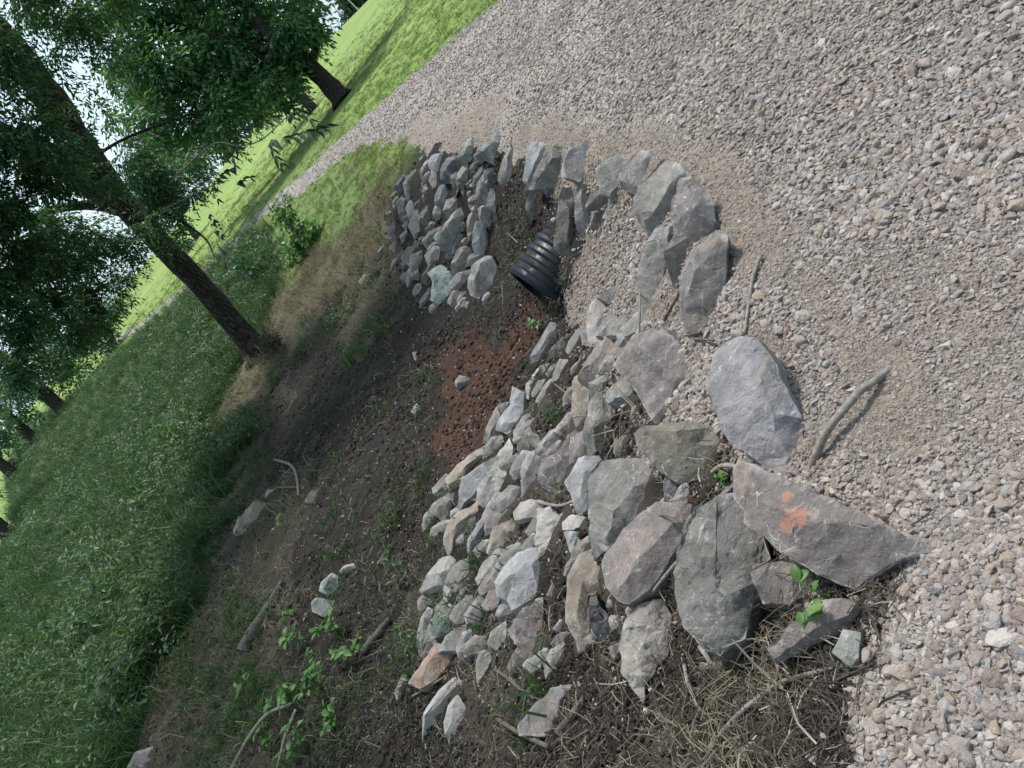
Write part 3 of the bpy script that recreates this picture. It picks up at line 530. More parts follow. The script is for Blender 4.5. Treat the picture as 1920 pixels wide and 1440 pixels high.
('n',[(1193,812),(1200,803),(1285,795),(1345,810),(1352,850),(1312,890),(1270,898),(1240,880),(1205,840)],(8,8),G3,'olive brown boulder with a pale corner above the debris strewn slab',{'ridge':[(1210,808,.02),(1293,812,.16),(1300,860,.12)],'tone':(.235,.215,.175),'lift':.5}),
('w',[(1165,1200),(1183,1154),(1212,1139),(1241,1135),(1262,1183),(1248,1229),(1229,1252),(1210,1279),(1208,1312),(1189,1283),(1168,1254)],(6,5),G3,'pale pitted pointed slab standing among the twigs',{'rough':.8,'tone':(.34,.315,.295)}),
('t',[(437,990),(448,971),(479,940),(502,948),(487,971),(469,996),(444,1002)],(6,4),G4,'tan gravelly slab lying by the meadow grass',{'rough':1,'lift':.4}),
('w',[(496,931),(502,917),(514,919),(510,927)],(3,3),G4,'little pale stone just above the tan gravelly slab',{}),
('k',[(571,937),(583,921),(598,917),(602,927),(583,942)],(3,4),G4,'brownish grey stone in dark soil right of the tan gravelly slab',{}),
('d',[(600,1106),(604,1092),(621,1077),(631,1081),(631,1100),(619,1117)],(3,3),G4,'dark stone with a white crusted rim in the ditch',{'rim':1}),
('w',[(637,1071),(646,1060),(662,1057),(667,1065),(650,1069)],(3,3),G4,'white crust flake beside the red clay spot in the ditch',{}),
('v',[(585,1131),(592,1123),(625,1125),(619,1140),(608,1154),(587,1146)],(3,3),G4,'green grey stone beside the weeds in the ditch',{'lift':.5,'tone':(.20,.225,.21)}),
('u',[(235,1450),(255,1412),(285,1402),(292,1425),(280,1450)],(4,4),G4,'purplish rock cut by the lower left edge of the view',{'tone':(.17,.15,.16)}),
('g',[(854,715),(862,704),(880,710),(872,719),(856,724)],(3,3),G4,'flat grey chip lying on the red clay',{'lift':.4}),
('w',[(770,770),(781,757),(788,764),(782,779)],(2,3),G4,'small pale stone left of the red clay',{}),
('n',[(1563,1222),(1582,1184),(1611,1188),(1607,1230),(1594,1247)],(4,4),G3,'pale greenish stone half buried in gravel below the long brown stone',{}),
('d',[(1245,905),(1262,895),(1272,925),(1256,950),(1246,938)],(3,5),G3,'dark stone in shadow under the olive brown boulder',{}),
('g',[(991,817),(995,810),(1029,825),(1006,835)],(2,8),G3,'thin tilted flake below the darker twin stone',{'lift':.5}),
('k',[(1143,1215),(1160,1205),(1166,1225),(1150,1240)],(3,3),G3,'small dull stone below the charred wood',{}),
('g',[(800,470),(812,452),(820,456),(812,470)],(2,4),G2,'small shaded stone at the lower edge of the big greenish slab',{}),
('g',[(768,470),(778,450),(790,456),(782,470)],(2,4),G2,'brownish small stone between foot blocks of the far slope',{'tone':(.2,.18,.16)}),
('u',[(835,480),(846,460),(855,462),(846,484)],(2,3),G2,'purplish gap stone left of the light grey wedge',{}),
('g',[(730,462),(742,452),(748,462),(738,474)],(2,3),G2,'small grey stone at the dry grass margin of far slope',{}),
('d',[(1015,350),(1030,330),(1036,352),(1022,362)],(3,5),G1,'small dark stone in black soil under the overhanging slab',{}),
('k',[(985,385),(998,345),(1006,352),(1000,400),(990,410)],(4,2),G1,'narrow dirty stone standing in the black soil behind the pipe',{'nm':.2}),
]
def stone(tone, poly, shift, group, label, opt, k):
    R = random.Random(1000+k); P2 = np.array(poly, float); c = P2.mean(0); P2 = c+(P2-c)*opt.get('grow', 1.15); shift = (shift[0]*1.6, shift[1]*1.6)
    area = abs(sum(P2[i-1][0]*P2[i][1]-P2[i][0]*P2[i-1][1] for i in range(len(P2))))/2
    P0 = hit(*c); d0 = (P0-CAM)@FWD; v = (CAM-P0)/np.linalg.norm(CAM-P0); s = math.sqrt(area)*d0/F; spx = math.sqrt(area)
    nm = opt.get('nm', .45); n = tnormal(P0, max(.1, s*.6))*nm+v*(1-nm)+np.array([R.uniform(-.1, .1) for _ in range(3)]); n /= np.linalg.norm(n)
    P = P0+v*(opt.get('lift', .3)*s*.7+.04+.14*s)
    # ragged outline
    out = []
    for i in range(len(P2)):
        a, b = P2[i], P2[(i+1) % len(P2)]; out.append(a); L = np.linalg.norm(b-a); m = int(L/(spx*.22))
        if m:
            nn = np.array([-(b-a)[1], (b-a)[0]])/L
            for j in range(1, m+1): out.append(a+(b-a)*j/(m+1)+nn*R.uniform(-.022, .02)*min(spx, L))
    out = np.array(out)
    u = np.cross(n, [0, 0, 1.0]); u /= np.linalg.norm(u); w = np.cross(n, u)
    def onto(p):
        r = ray(*p); t = ((P-CAM)@n)/(r@n); q = CAM+r*t; return np.array([(q-P)@u, (q-P)@w])
    uv = [Vector(onto(p)) for p in out]; nb = len(uv); edges = [(i, (i+1) % nb) for i in range(nb)]
    hts = [0.0]*nb; rid = list(opt.get('ridge', []))
    if not rid and R.random() < .8:            # a broken crest across the stone: two or three facets of different tilt
        cc2 = P2-c; ev, evec = np.linalg.eigh(cc2.T@cc2); ma = evec[:, 1]; mi = evec[:, 0]; e0 = math.sqrt(ev[1]/len(P2)); e1 = math.sqrt(ev[0]/len(P2)); o_ = R.uniform(-.45, .45)
        for t in (-.75, R.uniform(-.2, .2), .75):
            p_ = c+ma*t*e0*.95+mi*e1*(o_+R.uniform(-.15, .15))
            if inpoly(np.array([p_[0]]), np.array([p_[1]]), P2)[0]: rid.append((p_[0], p_[1], R.uniform(.07, .22)*(e1/e0)**.5))
    for j, (x, y, h) in enumerate(rid):
        uv.append(Vector(onto((x, y)))); hts.append(h*s*1.5)
        if j: edges.append((nb+j-1, nb+j))
    vo, eo, fo, ov, oe, of = delaunay_2d_cdt(uv, edges, [list(range(nb))], 1, 1e-6)
    es = d0/F*(IMX*shift[0]+IMY*shift[1]); e1_ = es*.95-v*.22*s; e = es-v*(opt.get('thick', .5)*s+.10)
    bm = bmesh.new(); tv = []; hmap = []
    for i, q2 in enumerate(vo):
        h = max([hts[o] for o in ov[i]] or [0])
        tv.append(bm.verts.new(u*q2.x+w*q2.y+n*h)); hmap.append(ov[i])
    for f in fo:
        try: bm.faces.new([tv[i] for i in f])
        except ValueError: pass
    bm.normal_update()
    if sum(f.normal.dot(Vector(n)) for f in bm.faces) < 0: bmesh.ops.reverse_faces(bm, faces=bm.faces)
    be = [x for x in bm.edges if len(x.link_faces) == 1]
    geo = bmesh.ops.extrude_edge_only(bm, edges=be)['geom']; nv = [g for g in geo if isinstance(g, bmesh.types.BMVert)]
    for q3 in nv: q3.co = q3.co*.99+Vector(e1_)
    be = [g for g in geo if isinstance(g, bmesh.types.BMEdge) and len(g.link_faces) == 1]
    geo = bmesh.ops.extrude_edge_only(bm, edges=be)['geom']; nv = [g for g in geo if isinstance(g, bmesh.types.BMVert)]
    for q3 in nv: q3.co = (q3.co-Vector(e1_))*.86+Vector(e)
    be = [g for g in geo if isinstance(g, bmesh.types.BMEdge) and len(g.link_faces) == 1]
    bmesh.ops.contextual_create(bm, geom=be)
    bmesh.ops.recalc_face_normals(bm, faces=bm.faces)
    for ch in range(R.choice((2, 3, 4))):      # knocked-off corners
        oi_ = R.randrange(nb); a2 = Vector(u*uv[oi_].x+w*uv[oi_].y); rd2 = a2.normalized(); pn = (rd2*R.uniform(.3, .6)+Vector(n)*R.uniform(.8, 1.1)).normalized()
        g2 = bm.verts[:]+bm.edges[:]+bm.faces[:]; rs = bmesh.ops.bisect_plane(bm, geom=g2, plane_co=a2-pn*s*R.uniform(.012, .045), plane_no=pn, clear_outer=True)
        ce = [x for x in rs['geom_cut'] if isinstance(x, bmesh.types.BMEdge)]
        if ce: bmesh.ops.holes_fill(bm, edges=ce, sides=0)
    bmesh.ops.recalc_face_normals(bm, faces=bm.faces)
    rim = [x for x in bm.edges if len(x.link_faces) == 2 and x.calc_face_angle(0) > .6]
    try: bmesh.ops.bevel(bm, geom=rim, offset=s*.014, segments=1, affect='EDGES', clamp_overlap=True)
    except Exception: pass
    bmesh.ops.triangulate(bm, faces=bm.faces)
    tgt = s/np.clip(spx/8, 5, 24)
    for it in range(4):
        le = [x for x in bm.edges if x.calc_length() > tgt*1.5]
        if not le: break
        bmesh.ops.subdivide_edges(bm, edges=le, cuts=1, use_grid_fill=False); bmesh.ops.triangulate(bm, faces=[f for f in bm.faces if len(f.verts) > 3])
    bm.normal_update(); o3 = Vector((R.uniform(0, 90), R.uniform(0, 90), R.uniform(0, 90))); N = noise.noise; ro = opt.get('rough', 0); fl = opt.get('flake', .5)
    nV = Vector(n); mv = []
    for q3 in bm.verts:
        p = q3.co/s; t = q3.normal.dot(nV); d = .016*N(p*2.1+o3)+.016*N(p*5.3+o3*2)
        d -= .022*abs(N(p*3.7+o3*1.7)); d += .010*N(p*13+o3)+.006*N(p*29+o3)
        if t > .5:
            g = N(Vector((p.dot(Vector(u))*1.6, p.dot(Vector(w))*2.6, 0))+o3)+.35*N(p*5+o3*3); d += fl*.05*(math.floor(g*4)/4)
        if ro: d += ro*(.05*N(p*6+o3*.5)-.05*abs(N(p*9+o3*.3)))
        mv.append(q3.normal*d*s)
    for q3, dd in zip(bm.verts, mv): q3.co += dd
    me = bpy.data.meshes.new('stone'); bm.to_mesh(me); bm.free()
    me.polygons.foreach_set('use_smooth', np.ones(len(me.polygons), bool)); me.set_sharp_from_angle(angle=math.radians(22))
    co = np.empty(len(me.vertices)*3, np.float32); me.vertices.foreach_get('co', co); co = co.reshape(-1, 3); no = np.empty(len(me.vertices)*3, np.float32); me.vertices.foreach_get('normal', no); no = no.reshape(-1, 3)
    if opt.get('lichen'): fattr(me, 'lichen', np.clip(no@v*1.5, 0, 1))
    if opt.get('rim'): fattr(me, 'lichen', (np.hypot(co@u, co@w) > s*.42).astype(float))
    if opt.get('rust'):
        sd_ = np.abs(no@n) < .55; fattr(me, 'rust', (sd_ & (no@(IMX) > .2)).astype(float))
    if opt.get('paint'):
        val = np.zeros(len(co))
        for (x, y, r) in opt['paint']:
            q2 = onto((x, y)); cc = u*q2[0]+w*q2[1]; rw = r*d0/F; val = np.maximum(val, 1-smooth(.2, 1.2, np.linalg.norm((co-cc)-np.outer((co-cc)@n, n), axis=1)/rw))
        fattr(me, 'paint', val)
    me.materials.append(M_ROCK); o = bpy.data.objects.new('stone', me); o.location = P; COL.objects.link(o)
    cc = np.array(opt.get('tone', TONE[tone]))*R.uniform(.58, .84); o.color = (*np.clip(cc, 0, 1), 1)
    tag(o, label, 'stone', group); return o
for k, a in enumerate(ST): stone(*a, k)
# chinking: the small pieces wedged into the gaps of both stone faces
NEAR = np.array([(1045,605),(1190,560),(1230,640),(1200,760),(1310,900),(1400,1120),(1320,1190),(1180,1150),(1060,1240),(900,1240),(790,1210),(800,1040),(800,930),(890,850),(960,740)], float)
FARP = np.array([(735,345),(800,290),(900,290),(930,330),(930,400),(900,440),(915,490),(925,555),(860,585),(790,575),(745,520),(715,450)], float)
_occ = [(np.array(a[1], float)-np.mean(a[1], 0))*1.09+np.mean(a[1], 0) for a in ST]; _fr = random.Random(99); _n = 0; _used = set(); NST = len(ST)
for PG, num, smin, smax, gl, lab in ((NEAR, 74, 14, 34, G3, 'small grey stone wedged into a gap between the larger near slope stones'), (FARP, 46, 7, 13, G2, 'small grey stone wedged into a gap of the far slope stones')):
    got = 0
    for tr in range(6000):
        if got >= num: break
        x, y = _fr.uniform(PG[:, 0].min(), PG[:, 0].max()), _fr.uniform(PG[:, 1].min(), PG[:, 1].max())
        if not inpoly(np.array([x]), np.array([y]), PG)[0]: continue
        if any(inpoly(np.array([x]), np.array([y]), q_)[0] for q_ in _occ): continue
        sz_ = _fr.uniform(smin, smax); an = _fr.uniform(-1.15, -.5); m_ = _fr.choice((5, 6, 7)); pl = []
        for j in range(m_):
            t_ = 2*math.pi*(j+_fr.uniform(-.25, .25))/m_; ex, ey = math.cos(t_)*sz_*_fr.uniform(.8, 1.25), math.sin(t_)*sz_*_fr.uniform(.4, .62); pl.append((x+ex*math.cos(an)-ey*math.sin(an), y+ex*math.sin(an)+ey*math.cos(an)))
        _occ.append(np.array(pl)); near_ = min(ST[:NST], key=lambda q_: np.hypot(np.mean([v_[0] for v_ in q_[1]])-x, np.mean([v_[1] for v_ in q_[1]])-y)); cx_, cy_ = np.mean(near_[1], 0)
        nick = near_[4]
        for w_ in (' beside', ' below', ' at ', ' on ', ' with ', ' in ', ' of ', ' above', ' left', ' right', ' next', ' lying', ' under', ' near', ' behind', ' pointing', ' half', ' resting', ' strewn', ' high', ' just', ' split', ' edging', ' between', ' directly', ' dusted', ' leaning', ' alone', ' along', ' second', ' third', ' nearest', ' covered', ' speckled', ' amid', ' standing', ' bridging', ' splashed', ' tucked', ' from', ' by ', ' against', ' sunk', ' overhanging', ' bright', ' from', ' over', ' among', ' lowest'):
            k2 = nick.find(w_)
            if k2 > 12: nick = nick[:k2]
        nick = ' '.join(nick.split()[:6]); dr = ['right of', 'below right of', 'below', 'below left of', 'left of', 'above left of', 'above', 'above right of'][int(round(math.atan2(y-cy_, x-cx_)/(math.pi/4))) % 8]
        for ad in ('small stone', 'smaller stone', 'little wedge', 'loose chip', 'tiny stone', 'outer small stone', 'blunt little stone', 'other small piece', 'extra small stone', 'further little stone'):
            lab = '%s wedged %s the %s' % (ad, dr, nick)
            if lab not in _used: break
        _used.add(lab); stone(_fr.choice('gggrkkpg'), pl, (4, 6) if smin > 10 else (2, 4), gl, lab, {'lift': .1, 'nm': .5}, 2000+_n); ST.append(('g', pl, (0, 0), gl, lab, {})); got += 1; _n += 1
_gy, _gx = np.mgrid[0:1440:4, 0:1920:4]; UNDER = np.zeros(_gx.shape, bool)      # what lies under a stone carries no litter
for a in ST:
    pp_ = np.array(a[1], float); x0_, y0_ = np.maximum(pp_.min(0)-30, 0); x1_, y1_ = pp_.max(0)+30; sl = (slice(int(y0_)//4, int(y1_)//4+1), slice(int(x0_)//4, int(x1_)//4+1))
    UNDER[sl] |= inpoly(_gx[sl].astype(float), _gy[sl].astype(float), pp_)
def under(ix, iy):
    return UNDER[np.clip(iy/4, 0, 359).astype(int), np.clip(ix/4, 0, 479).astype(int)] & (ix > 0) & (iy > 0) & (ix < 1920) & (iy < 1440)

# ------------------------------------------------------------------ culvert pipe
pc = gp(1022, 560, -.76); pa = math.radians(-2); ax = np.array([math.cos(pa), math.sin(pa), .02]); ax /= np.linalg.norm(ax); pu = np.cross(ax, [0, 0, 1.0]); pu /= np.linalg.norm(pu); pw = np.cross(pu, ax)
pipe = bpy.data.objects.new('culvert_pipe', None); pipe.location = pc; COL.objects.link(pipe); tag(pipe, 'black corrugated plastic culvert pipe coming out of the stone lined bank', 'pipe')
def lathe(prof, nseg=56):
    th = np.arange(nseg)*2*math.pi/nseg; V = np.concatenate([ax*t+(np.cos(th)[:, None]*pu+np.sin(th)[:, None]*pw)*r for t, r in prof]); n = len(prof)
    i, j = np.meshgrid(np.arange(n-1), np.arange(nseg), indexing='ij'); i = i.ravel(); j = j.ravel(); k = (j+1) % nseg
    return V, np.stack([i*nseg+j, i*nseg+k, (i+1)*nseg+k, (i+1)*nseg+j], -1)
PR = .345; ts = np.arange(0.0, 1.3, .0075); per = .105
prof = [(t, PR+.021*float(smooth(-.35, .5, math.cos(2*math.pi*(t-.035)/per)))) for t in ts]
me = npmesh('corrugated_wall', *lathe(prof), True); link('corrugated_wall', me, pipe, M_PIPE)
me = npmesh('inner_wall', *lathe([(t, PR-.03+.004*math.cos(2*math.pi*t/per)) for t in np.arange(0, 1.3, .02)]), True); link('inner_wall', me, pipe, M_PIPE)
me = npmesh('mouth_rim', *lathe([(.0, PR+.002), (-.008, PR), (-.010, PR-.014), (-.008, PR-.028), (0, PR-.031)]), True); link('mouth_rim', me, pipe, M_PIPE)
fl = [pc*0+(-pu*0+pw*(PR+.02-.01*i)-ax*(.05*i)+pu*(-.05-.05*i)) for i in range(7)]
v1 = np.concatenate([np.array([p+ax*.012, p-ax*.012, p+pw*.006]) for p in fl]); Q = []
for i in range(6): Q += [(3*i, 3*i+3, 3*i+4, 3*i+1), (3*i+1, 3*i+4, 3*i+5, 3*i+2), (3*i+2, 3*i+5, 3*i+3, 3*i)]
link('torn_lip', npmesh('torn_lip', v1, np.array(Q)), pipe, M_PIPE)

# ------------------------------------------------------------------ scattering
def protos(name, meshes, mat):
    c = bpy.data.collections.new(name)
    for i, me in enumerate(meshes):
        if not me.materials: me.materials.append(mat)
        o = bpy.data.objects.new('%s' % name, me); c.objects.link(o)
    return c
def scatter(name, coll, n_proto, P, rot, scl, kind='stuff', parent=None):
    me = bpy.data.meshes.new(name); P = np.ascontiguousarray(P, np.float32); me.vertices.add(len(P)); me.vertices.foreach_set('co', P.ravel())
    a = me.attributes.new('rot', 'FLOAT_VECTOR', 'POINT'); a.data.foreach_set('vector', np.ascontiguousarray(rot, np.float32).ravel())
    a = me.attributes.new('scl', 'FLOAT_VECTOR', 'POINT'); a.data.foreach_set('vector', np.ascontiguousarray(scl, np.float32).ravel())
    a = me.attributes.new('pick', 'INT', 'POINT'); a.data.foreach_set('value', rng.integers(0, n_proto, len(P)).astype(np.int32))
    ng = bpy.data.node_groups.new(name, 'GeometryNodeTree'); ng.interface.new_socket('Geometry', in_out='INPUT', socket_type='NodeSocketGeometry'); ng.interface.new_socket('Geometry', in_out='OUTPUT', socket_type='NodeSocketGeometry')
    i = ng.nodes.new('NodeGroupInput'); o = ng.nodes.new('NodeGroupOutput'); ip = ng.nodes.new('GeometryNodeInstanceOnPoints'); ci = ng.nodes.new('GeometryNodeCollectionInfo')
    ci.inputs['Collection'].default_value = coll; ci.inputs['Separate Children'].default_value = True; ci.inputs['Reset Children'].default_value = True
    L = ng.links.new; L(i.outputs[0], ip.inputs['Points']); L(ci.outputs[0], ip.inputs['Instance']); ip.inputs['Pick Instance'].default_value = True
    for nm, typ, sock in (('rot', 'FLOAT_VECTOR', 'Rotation'), ('scl', 'FLOAT_VECTOR', 'Scale'), ('pick', 'INT', 'Instance Index')):
        x = ng.nodes.new('GeometryNodeInputNamedAttribute'); x.data_type = typ; x.inputs[0].default_value = nm; L(x.outputs[0], ip.inputs[sock])
    L(ip.outputs[0], o.inputs[0])
    ob = link(name, me, parent); md = ob.modifiers.new('scatter', 'NODES'); md.node_group = ng; ob['kind'] = kind; return ob
def samples(n, a0, a1, r0, r1, pw=0.0):
    """plan points, uniform in azimuth and in r**(-pw) log-ish distance (pw=0: uniform per picture area)"""
    a = np.radians(rng.uniform(a0, a1, n)); r = np.exp(rng.uniform(math.log(r0), math.log(r1), n)); return r*np.sin(a), r*np.cos(a), r
def inview(x, y, m=300):
    z = height0(x, y); d = np.stack([x, y, z], -1)-CAM; f = d@FWD; ix = 960+F*(d@IMX)/f; iy = 720+F*(d@IMY)/f
    return (f > 0) & (ix > -m) & (ix < 1920+m) & (iy > -m) & (iy < 1440+m), ix, iy

# gravel stones: angular chips and worn pebbles
def pebble(seed, round_=False):
    R = np.random.default_rng(seed); n = 26 if round_ else 13
    p = R.normal(size=(n, 3)); p /= np.linalg.norm(p, axis=1, keepdims=True); p *= (1 if round_ else R.uniform(.8, 1.15, (n, 1)))
    p *= np.array([1, R.uniform(.6, .85), R.uniform(.38, .62)])
    bm = bmesh.new(); vs = [bm.verts.new(q) for q in p]; r = bmesh.ops.convex_hull(bm, input=vs)
    for g in r.get('geom_interior', []):
        if isinstance(g, bmesh.types.BMVert) and g.is_valid and not g.link_faces: bm.verts.remove(g)
    bmesh.ops.delete(bm, geom=[q for q in bm.verts if not q.link_faces], context='VERTS')
    if round_: bmesh.ops.smooth_vert(bm, verts=bm.verts, factor=.3, use_axis_x=True, use_axis_y=True, use_axis_z=True)
    else:
        try: bmesh.ops.bevel(bm, geom=[e for e in bm.edges], offset=.07, segments=1, affect='EDGES', clamp_overlap=True)
        except Exception: pass
    bmesh.ops.triangulate(bm, faces=bm.faces); me = bpy.data.meshes.new('gravel_stone'); bm.to_mesh(me); bm.free()
    me.polygons.foreach_set('use_smooth', np.ones(len(me.polygons), bool)); me.set_sharp_from_angle(angle=math.radians(60 if round_ else 24)); me.materials.append(M_GRAVEL); return me
PEB = [pebble(100+i) for i in range(14)]+[pebble(300+i, True) for i in range(5)]
cg = protos('gravel_stone', PEB, M_GRAVEL)
x, y, r = samples(850000, -46, 60, .6, 34)
ok, ix, iy = inview(x, y); ok &= ~under(ix, iy); x, y, r = x[ok], y[ok], r[ok]; cv = cover(x+rng.normal(0, .07, len(x)), y+rng.normal(0, .07, len(x)))
base = np.clip(cv['sand'], 0, 1)
den = vnoise(x, y, .55, 21)*.6+vnoise(x, y, 1.7, 22)*.4                # sandy, washed stretches carry less stone
edge = vnoise(x, y, .9, 25)
ix2, iy2 = inview(x, y)[1:]
sandy = dirt_w(x, y)
keep = rng.random(len(x)) < base*np.clip(1.2-.7*smooth(.42, .7, den)-sandy*.95, .30, 1)
keep &= rng.random(len(x)) < np.clip((r/2.6)**.9, .22, 1)
x, y, r, sandy = x[keep], y[keep], r[keep], sandy[keep]
sz = np.exp(rng.normal(math.log(.0088), .45, len(x)))*(1-.6*sandy)*np.clip(.92+.028*r, .9, 1.6)*np.where(r < 2.2, .84, 1); sz = np.clip(sz, .004, .034)
z = hz(x, y)+sz*.22
rot = np.stack([rng.normal(0, .35, len(x)), rng.normal(0, .35, len(x)), rng.uniform(0, 6.28, len(x))], -1); sc = sz[:, None]*rng.uniform(.8, 1.25, (len(x), 3))
dd = np.sqrt(x*x+y*y+1.6**2); big = np.argsort(-(sz/dd))[:300]
for k in big:
    o = bpy.data.objects.new('gravel_stone', PEB[int(rng.integers(0, len(PEB)))]); o.location = (x[k], y[k], z[k]); o.rotation_euler = rot[k]; o.scale = sc[k]; COL.objects.link(o); o.parent = road
m = np.ones(len(x), bool); m[big] = False
scatter('small_gravel', cg, len(PEB), np.stack([x, y, z], -1)[m], rot[m], sc[m], parent=road)
NGRAV = len(x)
# gravel spilt among the near stones and along the verge of the soil
def spread(name, coll, npr, N, wfun, s0, sd_, r0, r1, lift=.2, a0=-62, a1=50, tilt=.6, flat=None, fall=1.0):
    x, y, r = samples(int(N*1.18), a0, a1, r0, r1); ok, ix, iy = inview(x, y); ok &= ~under(ix, iy); x, y, r = x[ok], y[ok], r[ok]; cv = cover(x, y); k = rng.random(len(x)) < wfun(cv, x, y, r); x, y, r = x[k], y[k], r[k]
    s = np.minimum(np.exp(rng.normal(math.log(s0), sd_, len(x))), s0*2.6)*np.clip(.85+.04*r*fall, .8, 2.2)*np.where(r < 2, .7, 1); z = hz(x, y)+s*lift
    rot = np.stack([rng.normal(0, tilt, len(x)), rng.normal(0, tilt, len(x)), rng.uniform(0, 6.28, len(x))], -1); sc = s[:, None]*(rng.uniform(.75, 1.3, (len(x), 3)) if flat is None else np.array(flat)*rng.uniform(.7, 1.3, (len(x), 1)))
    return scatter(name, coll, npr, np.stack([x, y, z], -1), rot, sc)
def lump(seed):
    R = random.Random(seed); bm = bmesh.new(); bmesh.ops.create_icosphere(bm, subdivisions=2, radius=1); o = Vector((R.uniform(0, 50),)*3)
    for q in bm.verts: q.co *= 1+.45*noise.noise(q.co*1.6+o)+.25*noise.noise(q.co*3.7+o)
    for q in bm.verts: q.co.z *= .75
    me = bpy.data.meshes.new('crumb'); bm.to_mesh(me); bm.free(); me.polygons.foreach_set('use_smooth', np.ones(len(me.polygons), bool)); return me
cr1 = protos('soil_crumb', [lump(i) for i in range(6)], M_CRUMB); cr2 = protos('red_crumb', [lump(20+i) for i in range(6)], M_REDC)
chp = []
for i in range(6): q2 = pebble(700+i); q2.materials.clear(); q2.materials.append(M_CHIP); chp.append(q2)
cr3 = protos('pale_chip', chp, M_CHIP)
spread('dark_soil_crumbs', cr1, 6, 280000, lambda c, x, y, r: (c['soil']*.7+c['litter']*.7+c['sparse']*.2+c['red']*.3)*(.12+.88*smooth(.42, .68, vnoise(x, y, 1.7, 31))), .0072, .55, 1.0, 13, .25)
spread('red_clay_crumbs', cr2, 6, 130000, lambda c, x, y, r: c['red']*.6+.02*c['soil']*smooth(.5, .7, vnoise(x, y, .9, 33)), .0075, .5, 1.0, 11, .25)
spread('pale_stone_chips', cr3, 6, 120000, lambda c, x, y, r: c['soil']*.10+c['litter']*.14+c['red']*.12+c['sparse']*.05+c['straw']*.03, .0070, .45, .8, 9, .2)

# ------------------------------------------------------------------ grass, straw and litter
def tuft(seed, n, h, w, spread_, bend, base=.04):
    R = np.random.default_rng(seed); V = []; Fq = []
    for i in range(n):
        a = R.uniform(0, 6.28); b = np.array([math.cos(a), math.sin(a), 0]); o = R.normal(0, base, 3)*[1, 1, 0]; hh = h*R.uniform(.5, 1.1); out = spread_*R.uniform(.2, 1.2)*hh; s = np.array([-b[1], b[0], 0])*w*R.uniform(.6, 1.3); t0 = R.uniform(0, 6.28); s = np.array([math.cos(t0), math.sin(t0), 0])*np.linalg.norm(s)
        k = len(V); bb = bend*R.uniform(.3, 1.3)
        p1 = o+b*out*.35+np.array([0, 0, hh*.55]); p2 = o+b*out*(1+bb*.3)+np.array([0, 0, hh*(1-.55*bb)])
        V += [o-s, o+s, p1+s*.8, p1-s*.8, p2]; Fq += [(k, k+1, k+2, k+3), (k+3, k+2, k+4)]
    me = bpy.data.meshes.new('grass_tuft'); me.from_pydata([tuple(v) for v in V], [], Fq); me.update(); return me
def straws(seed, n, L, w, lift=.3):
    R = np.random.default_rng(seed); V = []; Fq = []
    for i in range(n):
        a = R.uniform(0, 6.28); d = np.array([math.cos(a), math.sin(a), R.normal(0, lift*.5)]); o = R.normal(0, .5, 3)*[L, L, .0]+[0, 0, R.uniform(.0, .03)]; l = L*R.uniform(.4, 1.2); s = np.array([-d[1], d[0], 0])*w; k = len(V); m = o+d*l*.5+R.normal(0, .06, 3)*l+[0, 0, abs(R.normal(0, .1))*l]; e = o+d*l+R.normal(0, .05, 3)*l; up_ = np.array([0, 0, w*1.2])
        V += [o-s, o+s, m+s, m-s, e+s*.6, e-s*.6, m+up_]; Fq += [(k, k+1, k+2, k+6), (k, k+6, k+3), (k+3, k+6, k+4, k+5), (k+6, k+2, k+4)]
    me = bpy.data.meshes.new('straw_wisp'); me.from_pydata([tuple(v) for v in V], [], Fq); me.update(); return me
def leafy(seed, n, h, L, w):
    """a stem with many small pointed leaves"""
    R = np.random.default_rng(seed); V = []; Fq = []
    for i in range(n):
        t = R.uniform(.25, 1)*h; a = R.uniform(0, 6.28); d = np.array([math.cos(a), math.sin(a), R.normal(.0, .45)]); d /= np.linalg.norm(d); s = np.cross(d, [0, 0, 1.0]); s /= np.linalg.norm(s); o = np.array([0, 0, t])+R.normal(0, .05, 3)*[1, 1, .2]; l = L*R.uniform(.6, 1.2); k = len(V); c = np.array([0, 0, -.12*l])
        V += [o, o+d*l*.45+s*w+[0, 0, .02*l], o+d*l+c*2, o+d*l*.45-s*w+[0, 0, .02*l], o+d*l*.5+c*.6]; Fq += [(k, k+1, k+4), (k+1, k+2, k+4), (k+2, k+3, k+4), (k+3, k, k+4)]
    me = bpy.data.meshes.new('leafy_stem'); me.from_pydata([tuple(v) for v in V], [], Fq); me.update(); return me
ct = protos('tall_tuft', [tuft(i, 26, .36, .0042, .75, .75, .06) for i in range(5)]+[leafy(40+i, 22, .30, .075, .013) for i in range(2)]+[tuft(50+i, 30, .45, .0034, .9, 1.0, .08) for i in range(2)], M_TALL)
cs_ = protos('short_tuft', [tuft(60+i, 24, .075, .0026, .9, .7, .05) for i in range(5)], M_SHORT)
csp = protos('sparse_tuft', [tuft(80+i, 16, .13, .003, .9, .8, .03) for i in range(5)], M_TALL)
cw = protos('straw_wisp', [straws(90+i, 20, .10, .0011) for i in range(5)], M_STRAW); cl = protos('litter_wisp', [straws(120+i, 14, .055, .0010) for i in range(6)], M_LITTER)
